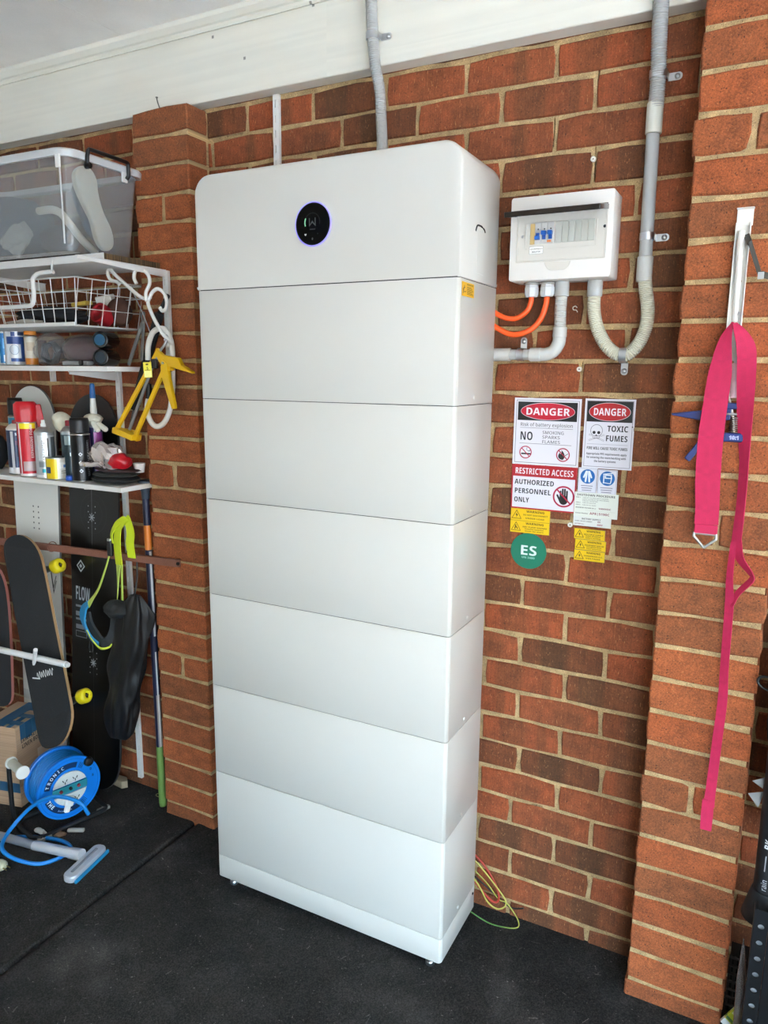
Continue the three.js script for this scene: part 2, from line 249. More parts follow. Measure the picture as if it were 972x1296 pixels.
{
  const JX = -0.556;
  const slab = (xa, xb, lipL, lipR) => { const s = new THREE.Shape(); s.moveTo(xa, -0.12); s.lineTo(xb, -0.12); if (lipR) { s.lineTo(xb, -0.012); s.quadraticCurveTo(xb, 0.0005, xb - 0.012, 0.002); s.quadraticCurveTo(xb - 0.03, 0.003, xb - 0.05, 0); } else s.lineTo(xb, 0); if (lipL) { s.lineTo(xa + 0.05, 0); s.quadraticCurveTo(xa + 0.03, 0.004, xa + 0.013, 0.003); s.quadraticCurveTo(xa, 0.0005, xa, -0.012); } else s.lineTo(xa, 0); s.closePath(); const g = ext(s, 2.5); g.translate(0, 0, -0.1); planeUV(g, 1, 1, 'x', 'z'); return g; };
  part(floor, 'carpet', slab(-2.6, JX - 0.006, false, true), floorMat);
  part(floor, 'carpet', slab(JX + 0.006, 2.3, true, false), floorMat); part(floor, 'concrete', box(2.31, 0.11, 2.52, 3.45, -0.056, 1.15), M(0xb5aea2, 0.85));  // pale concrete right of the carpet is unseen, added to bounce light
  part(floor, 'joint_filler', planeUV(box(0.02, 0.1, 2.5, JX, -0.062, 1.15), 1, 1, 'x', 'z'), M(0x222222, 0.9));
}
part(floor, 'concrete', box(7.2, 0.11, 2.4, 1.0, -0.056, 3.6), M(0xb5aea2, 0.85));  // pale floor out of view, added to bounce sunlight up to the ceiling
const plaster = M(0xd9d6cf, 0.9);
const FZ = 4.6, OX0 = 1.95, OX1 = 3.45;                             // garage front and its open door
const wl = struct('wall_left'); part(wl, 'wall_panel', box(0.12, 2.8, 5.9, -2.66, 1.35, 2.75), plaster);
const wr = struct('wall_right');                                    // its unseen side opening is added to light the cabinet side
part(wr, 'wall_panel', box(0.12, 2.8, 1.7, 4.66, 1.35, 0.65), plaster); part(wr, 'wall_panel', box(0.12, 2.8, 1.3, 4.66, 1.35, 4.95), plaster); part(wr, 'lintel', box(0.12, 0.65, 2.9, 4.66, 2.43, 2.85), plaster);
const wf = struct('wall_front');
part(wf, 'wall_panel', box(OX0 + 2.7, 2.8, 0.14, (OX0 - 2.7) / 2, 1.35, FZ + 0.07), plaster);
part(wf, 'wall_panel', box(4.7 - OX1, 2.8, 0.14, (4.7 + OX1) / 2, 1.35, FZ + 0.07), plaster);
part(wf, 'lintel', box(OX1 - OX0, 0.5, 0.14, (OX0 + OX1) / 2, 2.55, FZ + 0.07), plaster);
const ground = struct('driveway'); part(ground, 'concrete', box(60, 0.1, 40, 2, -0.06, 24.8), M(0xb9b3a8, 0.9)); part(ground, 'concrete', box(27, 0.1, 8, 18.3, -0.06, 0.8), M(0xb9b3a8, 0.9));

// ---------------------------------------------------------------- battery cabinet
const cabWhite = P(0xcdcac2, 0.34, { clearcoat: 0.35, clearcoatRoughness: 0.22 });
const steel = M(0xb9bcbe, 0.28, { metalness: 1 });
const zinc = M(0xc9cccf, 0.3, { metalness: 1, bumpMap: floorBump, bumpScale: 0.0002 });
const blackPlastic = M(0x0b0b0c, 0.45);
{
  const XL = -0.264, XR = 0.524, ZB = 0.054, ZF = 0.316, W = XR - XL, D = ZF - ZB, XC = (XL + XR) / 2, ZC = (ZB + ZF) / 2;
  const t = thing('battery_cabinet', 'tall white home battery cabinet of stacked modules with a round black display', 'battery cabinet', [XC, 0, ZC]);
  const mod = (y0, y1) => { const s = rrect(W, D, [0.012, 0.012, 0.006, 0.006]); const g = ext(s, y1 - y0 - 0.0032, 0.0007); g.rotateX(-Math.PI / 2); g.translate(0, y0 + 0.0016, 0); return toCreasedNormals(g, 0.6); };
  const seams = [0.1085, 0.4045, 0.6961, 0.9882, 1.2791, 1.5702, 1.8684];
  part(t, 'plinth', mod(0.032, seams[0]), cabWhite);
  for (let i = 0; i < 6; i++) {
    const m = part(t, 'battery_module', mod(seams[i], seams[i + 1]), cabWhite);
    const pl = lathe([[0.0001, 0.0018], [0.004, 0.0016], [0.0058, 0.0006], [0.0062, 0]], 20); pl.rotateZ(-Math.PI / 2);
    part(m, 'screw_plug', pl, cabWhite, [W / 2, seams[i] + 0.017, 0.193 - ZC]);
  }
  for (const y of seams) part(t, 'seam_shade_plate', (() => { const g = ext(rrect(W - 0.005, D - 0.005, 0.014), 0.008); g.rotateX(-Math.PI / 2); g.translate(0, y - 0.004, 0); return g; })(), M(0x2b2b2b, 0.8));  // dark plates between the modules paint the shade in the seams
  const hs = rrect(W + 0.004, 2.171 - seams[6] - 0.0016, [0.0008, 0.0008, 0.052, 0.052], 0, (2.171 + seams[6]) / 2);
  const hg = ext(hs, D - 0.02, 0.009, { bevelSegments: 5, curveSegments: 24 }); hg.translate(0, 0, -D / 2 + 0.01);
  const head = part(t, 'inverter_head', toCreasedNormals(hg, 0.5), cabWhite);
  // grip on the right side of the head: raised dark arcs paint its recess shade, shallow moulded panel below
  const shadeArc = tube([[W / 2 + 0.0022, 1.984, 0.226 - ZC], [W / 2 + 0.0022, 1.997, 0.216 - ZC], [W / 2 + 0.0022, 2.0, 0.195 - ZC], [W / 2 + 0.0022, 1.9985, 0.182 - ZC]], 0.0021, 30, 8);
  part(head, 'grip_shade_arc', shadeArc, M(0x101010, 0.7));
  part(head, 'grip_shade_arc', tube([[W / 2 + 0.0022, 1.9975, 0.176 - ZC], [W / 2 + 0.0022, 1.995, 0.167 - ZC], [W / 2 + 0.0022, 1.99, 0.161 - ZC]], 0.0019, 20, 8), M(0x101010, 0.7));
  part(head, 'grip_panel', rbox(0.003, 0.1, 0.05, 0.0014, W / 2 + 0.0012, 1.938, 0.19 - ZC), cabWhite);
  const dx = 0.124 - XC, dy = 2.015;
  const ring = new THREE.TorusGeometry(0.0522, 0.0022, 12, 64);
  const disp = part(head, 'display', (() => { const g = lathe([[0.0001, 0.004], [0.047, 0.004], [0.0505, 0.0032], [0.0518, 0.0012], [0.0518, -0.002], [0.0001, -0.002]], 64); g.rotateX(Math.PI / 2); return g; })(), P(0x020203, 0.3, { specularIntensity: 0.35 }), [dx, dy, D / 2 + 0.0005]);
  part(head, 'glow_ring', ring, M(0xa49cf0, 0.4, { emissive: 0x6a55ff, emissiveIntensity: 0.22 }), [dx, dy, D / 2 + 0.001], undefined, 'violet glowing ring');
  const scr = canvasTex(256, 256, (g) => {
    g.fillStyle = '#000'; g.fillRect(0, 0, 256, 256); g.lineCap = 'butt';
    g.strokeStyle = '#26292b'; g.lineWidth = 6; g.beginPath(); g.arc(128, 118, 62, Math.PI * 0.95, Math.PI * 2.08); g.stroke();
    g.strokeStyle = '#9df5c0'; g.lineWidth = 9; g.beginPath(); g.arc(128, 118, 62, Math.PI * 0.88, Math.PI * 1.16); g.stroke();
    g.strokeStyle = '#575c5e'; g.lineWidth = 7; g.lineJoin = 'miter'; g.beginPath(); g.moveTo(104, 88); g.lineTo(104, 138); g.lineTo(128, 116); g.lineTo(152, 138); g.lineTo(152, 88); g.stroke(); g.lineWidth = 3; g.beginPath(); g.moveTo(104, 138); g.lineTo(128, 108); g.lineTo(152, 138); g.stroke();
    g.fillStyle = '#3c4042'; g.fillRect(106, 160, 46, 8);
    g.fillStyle = '#e8eef0'; g.beginPath(); g.moveTo(70, 206); g.lineTo(60, 195); g.lineTo(65, 190); g.lineTo(70, 194); g.lineTo(75, 190); g.lineTo(80, 195); g.closePath(); g.fill();
    g.fillStyle = '#63696c'; g.beginPath(); g.ellipse(128, 228, 6, 9, 0, 0, 7); g.fill(); g.fillStyle = '#33383a'; g.beginPath(); g.arc(172, 196, 5, 0, 7); g.fill();
  });
  part(disp, 'screen', new THREE.CircleGeometry(0.046, 48), P(0x000000, 0.3, { specularIntensity: 0.3, emissive: 0xffffff, emissiveMap: scr, emissiveIntensity: 0.7 }), [0, 0, 0.0046]);
  const glow = new THREE.PointLight(0x6a5cff, 0.00012, 0.4); glow.position.set(dx, dy, D / 2 + 0.02); glow.castShadow = true; t.add(glow); glow.name = 'ring_light';
  const stk = canvasTex(160, 128, (g) => { g.fillStyle = '#e0a81c'; g.fillRect(0, 0, 160, 128); g.strokeStyle = '#1b1608'; g.fillStyle = '#1b1608'; g.lineWidth = 5; g.beginPath(); g.arc(34, 70, 20, 0.5, 5); g.stroke(); g.beginPath(); g.moveTo(14, 108); g.lineTo(30, 30); g.stroke(); g.font = 'bold 22px sans-serif'; g.fillText('WARNING', 62, 26, 86); for (let i = 0; i < 7; i++) g.fillRect(64, 38 + i * 11, 60 + (i * 37) % 28, 4); });
  const st = box(0.0012, 0.032, 0.077); part(t, 'warning_sticker', new THREE.BoxGeometry(0.077, 0.032, 0.0012), M(0xffffff, 0.45, { map: stk }), [W / 2 + 0.0008, 1.844, 0.261 - ZC], [0, Math.PI / 2, 0], 'small amber warning sticker');
  const foot = lathe([[0.0001, 0], [0.0115, 0], [0.013, 0.002], [0.013, 0.009], [0.0115, 0.012], [0.0095, 0.014], [0.0095, 0.036], [0.0001, 0.036]], 28);
  for (const [fx, fz] of [[-0.35, 0.105], [0.352, 0.106], [-0.35, -0.1], [0.352, -0.1]]) part(t, 'foot', foot, steel, [fx, 0, fz]);
  const earth = lathe([[0.0001, 0.003], [0.003, 0.003], [0.0045, 0]], 12); earth.rotateZ(-Math.PI / 2); part(t, 'earth_screw', earth, blackPlastic, [W / 2, 0.089, 0.073 - ZC]);
}

// ---------------------------------------------------------------- switch box, conduits, cables
const abs = M(0xdcd8d2, 0.42), abs2 = M(0xcfcac0, 0.5), greyPVC = M(0xbcbab3, 0.5), greyPVC2 = M(0xa9a8a4, 0.45), creamPVC = M(0xc9c4b0, 0.55);
{
  const X = 0.694, Yb = 1.98, ZF = 0.088, t = thing('switch_box', 'white surface-mounted switch box with smoky lid raised above the breakers', 'switch box', [X, Yb, 0]);
  const bs = rrect(0.253, 0.2, 0.006); const bg = ext(bs, ZF - 0.004, 0.003); bg.translate(0, 0, 0.004); part(t, 'housing', toCreasedNormals(bg, 0.5), abs);
  // raised inner frame and recessed face plate
  const fr = rrect(0.222, 0.118, 0.003); fr.holes.push(rrect(0.216, 0.112, 0.002)); const fg = ext(fr, 0.0035); fg.translate(0.002, 0.002, ZF + 0.001); part(t, 'cover_frame', fg, abs2);
  part(t, 'face_plate', rbox(0.215, 0.111, 0.003, 0.001, 0.002, 0.002, ZF + 0.002), abs2);
  const ip = rrect(0.176, 0.062, 0.002); ip.holes.push(rrect(0.172, 0.058, 0.001)); const ig = ext(ip, 0.002); ig.translate(0.002, 0.004, ZF + 0.0035); part(t, 'cutout_trim', ig, abs2);
  part(t, 'finger_latch', (() => { const s = new THREE.Shape(); s.moveTo(-0.033, 0); s.lineTo(0.033, 0); s.bezierCurveTo(0.03, -0.014, 0.022, -0.0215, 0.012, -0.0215); s.lineTo(-0.012, -0.0215); s.bezierCurveTo(-0.022, -0.0215, -0.03, -0.014, -0.033, 0); return ext(s, 0.003, 0.0012); })(), abs2, [-0.003, -0.058, ZF - 0.0005]);
  part(t, 'din_insert', rbox(0.012, 0.05, 0.004, 0.001), M(0xd9b878, 0.6), [-0.068, 0.0105, ZF + 0.0035], undefined, 'tan insert');
  for (let i = 0; i < 3; i++) {
    const b = part(t, 'breaker', rbox(0.0152, 0.05, 0.007, 0.001), M(0xc9c8c4, 0.5), [-0.0535 + i * 0.0158, 0.011, ZF + 0.0055]);
    part(b, 'toggle', rbox(0.0115, 0.009, 0.012, 0.0012), M(0x1f5fb4, 0.4), [0, i ? -0.001 : -0.012, 0.008]); part(b, 'toggle_base', rbox(0.0085, 0.012, 0.006, 0.001), M(0x174a92, 0.4), [0, i ? -0.01 : -0.006, 0.0035]);
    part(b, 'hole_shade_dot', rbox(0.003, 0.0035, 0.001, 0.0004), blackPlastic, [0.0005, 0.0085, 0.0036]);  // raised black dot paints the shade of a small opening
    if (i === 2) part(b, 'orange_tag', rbox(0.01, 0.0055, 0.001, 0.0004), M(0xe0834a, 0.5), [-0.003, -0.0205, 0.0038]);
  }
  const bl = rbox(0.0152, 0.05, 0.004, 0.0007); for (let i = 0; i < 6; i++) part(t, 'blank_plate', bl, M(i % 2 ? 0xb6b6ab : 0xbab9af, 0.55), [-0.0025 + i * 0.0158, 0.0105, ZF + 0.004]);
  const lab = canvasTex(256, 128, (g) => { g.fillStyle = '#f4f3ef'; g.fillRect(0, 0, 256, 128); g.strokeStyle = '#333'; g.lineWidth = 4; g.strokeRect(2, 2, 252, 124); g.fillStyle = '#16181c'; g.font = 'bold 36px sans-serif'; g.textAlign = 'center'; g.fillText('INVERTER 1', 128, 58, 220); g.fillText('ISOLATOR', 128, 104, 160); });
  part(t, 'name_label', new THREE.BoxGeometry(0.035, 0.018, 0.001), M(0xffffff, 0.6, { map: lab }), [-0.0575, -0.0285, ZF + 0.004]);
  const screw = (() => { const g = lathe([[0.0001, 0.0012], [0.0028, 0.001], [0.0036, 0]], 14); g.rotateX(Math.PI / 2); return g; })(); part(t, 'screw', screw, steel, [-0.094, 0.006, ZF + 0.0035]); part(t, 'screw', screw, blackPlastic, [0.107, 0.016, ZF + 0.0035]);
  // smoky lid swung up, hinged above the face plate and sticking out from the box
  const smoke = P(0x2c241e, 0.16, { transmission: 0.35, thickness: 0, opacity: 1 });
  const lid = part(t, 'smoky_lid', merge([rbox(0.226, 0.003, 0.098, 0.0012, 0, 0, 0.049), rbox(0.226, 0.012, 0.004, 0.0015, 0, -0.005, 0.098), rbox(0.004, 0.012, 0.098, 0.0015, -0.112, -0.005, 0.049), rbox(0.004, 0.012, 0.098, 0.0015, 0.112, -0.005, 0.049)]), smoke, [0.0, 0.066, ZF - 0.002], [0.19, 0, 0]);
  part(lid, 'hinge', rod([-0.112, 0, 0.003], [0.112, 0, 0.003], 0.004), M(0x3a322c, 0.4));
  for (const gx of [-0.0785, -0.0375]) {
    const gl = part(t, 'cable_gland', (() => { const g = lathe([[0.0001, 0], [0.0165, 0], [0.0165, -0.008], [0.0175, -0.0085], [0.0175, -0.012], [0.0155, -0.0125], [0.0185, -0.013], [0.0185, -0.029], [0.0155, -0.036], [0.009, -0.037], [0.0001, -0.037]], 8); return toCreasedNormals(g.toNonIndexed(), 0.4); })(), M(0xc4c5c4, 0.5), [gx, -0.1, 0.044]);
    part(gl, 'locknut', lathe([[0.0001, -0.0005], [0.0195, -0.0005], [0.0195, -0.006], [0.0001, -0.006]], 24), greyPVC2);
  }
}
const orange = M(0xe85418, 0.45);
function corrugated(c, r, pitch, amp, k = 20) {                    // ribbed hose along a curve
  const L = c.getLength(), n = Math.round(L / pitch * 4), fr = c.computeFrenetFrames(n, false), pos = [], idx = [];
  let N = fr.normals[0].clone();
  for (let i = 0; i <= n; i++) {
    const u = i / n, p = c.getPointAt(u), T = fr.tangents[i]; N.addScaledVector(T, -N.dot(T)).normalize(); const B = T.clone().cross(N), q = r - amp * [0, 0.25, 1, 0.25][i % 4];
    for (let j = 0; j < k; j++) { const a = j / k * Math.PI * 2, v = p.clone().addScaledVector(N, q * Math.cos(a)).addScaledVector(B, q * Math.sin(a)); pos.push(v.x, v.y, v.z); }
    if (i) for (let j = 0; j < k; j++) { const a0 = (i - 1) * k + j, a1 = (i - 1) * k + (j + 1) % k; idx.push(a0, a1, a0 + k, a1, a1 + k, a0 + k); }
  }
  const g = new THREE.BufferGeometry(); g.setAttribute('position', new THREE.Float32BufferAttribute(pos, 3)); g.setIndex(idx); g.computeVertexNormals(); g.setAttribute('uv', new THREE.BufferAttribute(new Float32Array(pos.length / 3 * 2), 2)); return g;
}
function saddle(p, tabDir, along, r, label, name = 'pipe_saddle') { // half clip round a pipe with one screw tab; `along` = pipe direction
  const t = thing(name, label, 'pipe clip', p, undefined), A = V(...along).normalize(), T = V(...tabDir).normalize(), Z = V(0, 0, 1), g = [];
  const band = new THREE.Shape(); band.absarc(0, 0, r + 0.0022, 0, Math.PI * 2, false); band.holes.push(new THREE.Path().absarc(0, 0, r + 0.0006, 0, Math.PI * 2, true)); const bg = ext(band, 0.017, 0, { curveSegments: 28 }); bg.translate(0, 0, -0.0085);
  bg.applyMatrix4(new THREE.Matrix4().makeBasis(T, Z.clone(), T.clone().cross(Z))); part(t, 'band', bg, zinc, [0, 0, 0]);
  const tab = rrect(0.032, 0.017, [0.001, 0.008, 0.008, 0.001], 0.016); const tg = ext(tab, 0.0016); tg.applyMatrix4(new THREE.Matrix4().makeBasis(T, Z.clone().cross(T), Z)); const tp = part(t, 'tab', tg, zinc, [T.x * r * 0.98, T.y * r * 0.98, -p[2] + 0.0035]);
  const leg = box(p[2] * 0.8, 0.0016, 0.017); part(t, 'leg', bar([T.x * (r + 0.0015), T.y * (r + 0.0015), 0], [T.x * (r + 0.0015), T.y * (r + 0.0015), -p[2] + 0.004], 0.017, 0.0016, tabDir), zinc);
  const sc = lathe([[0.0001, 0.0042], [0.0035, 0.0038], [0.0062, 0.0012], [0.0066, 0]], 18); sc.rotateX(Math.PI / 2); part(tp, 'screw', sc, steel, [T.x * 0.021, T.y * 0.021, 0.0016]);
  return t;
}
const socket = (r, h) => lathe([[r * 0.7, -h / 2], [r - 0.0012, -h / 2], [r, -h / 2 + 0.0015], [r, h / 2 - 0.0015], [r - 0.0012, h / 2], [r * 0.7, h / 2]], 30);
{
  const t = thing('orange_cable', 'orange power cable looping from the left gland of the switch box', 'cable', [0.6155, 1.843, 0.044]);
  part(t, 'cable', tube([[0, 0.004, 0], [-0.001, -0.012, 0], [-0.01, -0.034, 0.001], [-0.036, -0.051, 0.002], [-0.066, -0.05, 0.003], [-0.095, -0.036, 0.005], [-0.13, -0.012, 0.01]], 0.0068, 60, 14), orange);
  const t2 = thing('orange_cable', 'orange power cable dipping lowest from the right gland of the switch box', 'cable', [0.6565, 1.843, 0.044]);
  part(t2, 'cable', tube([[0, 0.004, 0], [-0.002, -0.022, 0.001], [-0.013, -0.055, 0.004], [-0.04, -0.083, 0.007], [-0.085, -0.093, 0.009], [-0.13, -0.074, 0.01], [-0.17, -0.045, 0.01]], 0.0072, 60, 14), orange);
}
{
  const t = thing('conduit', 'grey conduit bending left from below the switch box behind the cabinet', 'conduit', [0.691, 1.88, 0.033]);
  part(t, 'connector', socket(0.0185, 0.036), greyPVC2, [0, -0.018, 0]);
  part(t, 'corrugated_hose', corrugated(curve([[0, -0.03, 0], [-0.001, -0.07, -0.001], [0, -0.115, -0.002]]), 0.0157, 0.0046, 0.0032), greyPVC);
  part(t, 'collar', socket(0.0178, 0.026), greyPVC, [0, -0.125, -0.002]);
  part(t, 'elbow', capTube(curve([[0, -0.135, -0.002], [-0.002, -0.152, -0.003], [-0.014, -0.172, -0.004], [-0.034, -0.1805, -0.005], [-0.052, -0.181, -0.005]]), 0.0168, 30, 20), greyPVC);
  const c2 = socket(0.0178, 0.03); c2.rotateZ(Math.PI / 2); part(t, 'collar', c2, greyPVC, [-0.062, -0.181, -0.005]);
  part(t, 'pipe', rod([-0.06, -0.181, -0.005], [-0.26, -0.181, -0.005], 0.0142, 0.0142, 24), greyPVC2);
  const c3 = socket(0.0172, 0.05); c3.rotateZ(Math.PI / 2); part(t, 'collar', c3, greyPVC, [-0.155, -0.181, -0.005]);
  saddle([0.589, 1.699, 0.028], [0, 1, 0], [1, 0, 0], 0.0144, 'metal clip holding the grey pipe below the orange cables');
}
{
  const t = thing('conduit', 'long grey conduit with a corrugated loop right of the switch box', 'conduit', [0.774, 1.88, 0.033]);
  part(t, 'connector', socket(0.0185, 0.04), greyPVC2, [0, -0.02, 0]);
  part(t, 'corrugated_hose', corrugated(curve([[0, -0.035, 0], [0, -0.06, 0], [0.004, -0.09, 0], [0.018, -0.13, 0], [0.042, -0.165, 0], [0.068, -0.182, -0.001], [0.09, -0.181, -0.001], [0.113, -0.157, -0.001], [0.128, -0.117, -0.001], [0.130, -0.075, -0.001], [0.122, -0.03, -0.001], [0.117, 0.005, -0.001]]), 0.0168, 0.0046, 0.0034), creamPVC);
  part(t, 'collar', socket(0.0185, 0.058), greyPVC, [0.1155, 0.02, -0.002]);
  part(t, 'pipe', rod([0.1155, 0.02, -0.003], [0.112, 0.345, -0.003], 0.0153, 0.0153, 26), greyPVC2);
  part(t, 'collar', socket(0.0185, 0.068), M(0xd2cfc2, 0.55), [0.113, 0.358, -0.002]);
  part(t, 'corrugated_hose', corrugated(curve([[0.1145, 0.38, -0.001], [0.1155, 0.45, 0.004], [0.1145, 0.55, 0.026], [0.1135, 0.7, 0.03], [0.113, 0.79, 0.03]]), 0.018, 0.005, 0.0034), greyPVC2);
  saddle([0.889, 2.331, 0.034], [1, 0, 0], [0, 1, 0], 0.0178, 'metal clip on the tall conduit just under the white beam', 'pipe_saddle');
  saddle([0.8895, 1.975, 0.030], [1, 0, 0], [0, 1, 0], 0.0155, 'metal clip on the tall conduit level with the breakers', 'pipe_saddle');
  saddle([0.8535, 1.696, 0.032], [0, -1, 0], [1, 0, 0], 0.0168, 'metal clip at the bottom of the corrugated conduit loop', 'pipe_saddle');
  saddle([0.8865, 2.516, 0.068], [1, 0, 0], [0, 1, 0], 0.0178, 'metal clip on the tall conduit at the white beam near the picture top', 'pipe_saddle');
}
{
  const t = thing('conduit', 'thin grey corrugated conduit rising from the cabinet top over the beam', 'conduit', [0.172, 2.16, 0.03]);
  part(t, 'corrugated_hose', corrugated(curve([[0.001, -0.02, 0.07], [0.001, 0.08, 0.014], [-0.006, 0.17, 0.004], [-0.002, 0.24, 0.022], [-0.008, 0.3, 0.038], [-0.013, 0.36, 0.042], [-0.019, 0.45, 0.042], [-0.022, 0.53, 0.042]]), 0.0157, 0.005, 0.0032), greyPVC2);
  const s = saddle([0.1575, 2.53, 0.0715], [1, 0, 0], [0, 1, 0], 0.0158, 'metal clip fixing the thin conduit to the white beam');
  s.children[1].position.z = -0.0715 + 0.0515;
}
{ // slotted shelf standard above the cabinet
  const t = thing('shelf_standard', 'white slotted shelf standard on the bricks above the battery cabinet', 'shelf rail', [-0.2025, 2.12, 0.002]);
  const s = rrect(0.021, 0.34, 0.001, 0, 0.17); for (let i = 0; i < 8; i++) s.holes.push(new THREE.Path(rrect(0.004, 0.022, 0.001, -0.002, 0.02 + i * 0.042).getPoints(4)));
  part(t, 'rail', ext(s, 0.011), M(0xdedcd8, 0.4));
}
{ // plastic wall plugs left in the bricks
  const plug = (() => { const g = lathe([[0.0018, 0.0005], [0.0022, 0.003], [0.0055, 0.0035], [0.0066, 0.002], [0.0066, -0.004]], 20); g.rotateX(Math.PI / 2); return g; })(), boreShade = (() => { const g = new THREE.CircleGeometry(0.0022, 14); g.translate(0, 0, 0.001); return g; })();
  for (const [x, y, l] of [[0.744, 2.173, 'white wall plug in the brick joint above the switch box'], [0.7395, 1.662, 'white wall plug above the danger signs'], [0.739, 1.2475, 'white wall plug at the corner of the white paper label']]) { const t = thing('wall_plug', l, 'wall plug', [x, y, 0.001]); part(t, 'sleeve', plug, M(0xd8d2c6, 0.5)); part(t, 'bore_shade_disc', boreShade, M(0x4a423a, 0.9)); }  // dark disc paints the shade inside each plug
  const h = thing('wire_hook', 'small white wire hook screwed into the bricks beside the corrugated conduit', 'hook', [0.7215, 1.812, 0.002]);
  part(h, 'hook', tube([[0.006, -0.006, 0.003], [0.003, -0.001, 0.006], [-0.004, 0, 0.006], [-0.0055, 0.006, 0.006], [0.0005, 0.009, 0.006], [0.005, 0.005, 0.006]], 0.0012, 40, 8), M(0xd9d4c8, 0.4));
}

// ---------------------------------------------------------------- safety signs (flat print on thin sheets)
const signMat = (w, h, draw, px = 2400) => M(0xe6e6e6, 0.42, { map: canvasTex(Math.round(w * px), Math.round(h * px), (g, W, H) => { g.scale(px / 1000, px / 1000); draw(g, w * 1000, h * 1000); }) });
function sign(name, label, category, x, y, w, h, draw, o = {}) {
  const t = thing(name, label, category, [x, y, o.z ?? 0.003], o.group); t.rotation.z = o.rot ?? 0;
  const pl = M(0xd0ced0, 0.5), m = signMat(w, h, draw, o.px);
  const g = new THREE.BoxGeometry(w, h, o.t ?? 0.0016); const mesh = new THREE.Mesh(g, [pl, pl, pl, pl, m, pl]); mesh.name = 'printed_sheet'; mesh.castShadow = mesh.receiveShadow = true; t.add(mesh); return t;
}
const txt = (g, s, x, y, size, o = {}) => { g.font = (o.bold === false ? '' : 'bold ') + size + 'px sans-serif'; g.textAlign = o.align ?? 'left'; g.fillStyle = o.fill ?? '#1a1719'; if (o.w) { g.save(); const mw = g.measureText(s).width; g.translate(x, y); g.scale(o.w / mw, 1); g.textAlign = 'left'; g.fillText(s, o.align === 'center' ? -mw / 2 : 0, 0); g.restore(); } else g.fillText(s, x, y); };
const ell = (g, x, y, rx, ry, fill, stroke, lw) => { g.beginPath(); g.ellipse(x, y, rx, ry, 0, 0, Math.PI * 2); if (fill) { g.fillStyle = fill; g.fill(); } if (stroke) { g.strokeStyle = stroke; g.lineWidth = lw; g.stroke(); } };
const line = (g, a, b, c, d, col, lw) => { g.strokeStyle = col; g.lineWidth = lw; g.beginPath(); g.moveTo(a, b); g.lineTo(c, d); g.stroke(); };
const ban = (g, x, y, r) => { g.strokeStyle = '#b3143c'; g.lineWidth = r * 0.16; g.beginPath(); g.arc(x, y, r, 0, 7); g.stroke(); line(g, x - r * 0.7, y - r * 0.7, x + r * 0.7, y + r * 0.7, '#b3143c', r * 0.15); };
sign('warning_sign', 'square danger sign reading risk of battery explosion', 'sign', 0.661, 1.4945, 0.181, 0.181, (g, w, h) => {
  g.fillStyle = '#ece8ee'; g.fillRect(0, 0, w, h); g.strokeStyle = '#47434a'; g.lineWidth = 1; g.strokeRect(6, 6, w - 12, h - 12);
  g.fillStyle = '#0d0c0e'; g.fillRect(10, 10, w - 20, 50); ell(g, w / 2 + 1, 35, 73, 22.5, '#c8102e', '#f3e9ec', 1.2); txt(g, 'DANGER', w / 2 + 1, 45, 27, { align: 'center', fill: '#f7f1f3', w: 121 });
  txt(g, 'Risk of battery explosion', 18, 76, 13, { bold: false, w: 144, fill: '#4b464c' }); line(g, 18, 80, 162, 80, '#57525a', 0.9);
  txt(g, 'NO', 18, 113, 31, { w: 37 }); txt(g, 'SMOKING', 80, 95, 11.5, { bold: false, w: 59, fill: '#3d393f' }); txt(g, 'SPARKS', 80, 107.5, 11.5, { bold: false, w: 49, fill: '#3d393f' }); txt(g, 'FLAMES', 80, 120, 11.5, { bold: false, w: 50, fill: '#3d393f' }); line(g, 18, 122.5, 160, 123, '#57525a', 0.9);
  g.fillStyle = '#1c1a1c'; g.fillRect(24, 149, 27, 4); line(g, 44, 145, 50, 138, '#6b656c', 1.2); line(g, 47, 145, 51, 140, '#6b656c', 1.2); g.strokeStyle = '#6b656c'; g.beginPath(); g.arc(44, 138, 5, 1, 4); g.stroke(); ban(g, 36, 147, 16);
  g.fillStyle = '#1c1a1c'; g.beginPath(); g.moveTo(137, 162); g.bezierCurveTo(120, 158, 128, 146, 131, 143); g.bezierCurveTo(131, 150, 138, 146, 134, 136); g.bezierCurveTo(144, 143, 147, 156, 139, 162); g.fill(); line(g, 143, 152, 153, 145, '#57525a', 1.6); ban(g, 139, 149, 17);
});
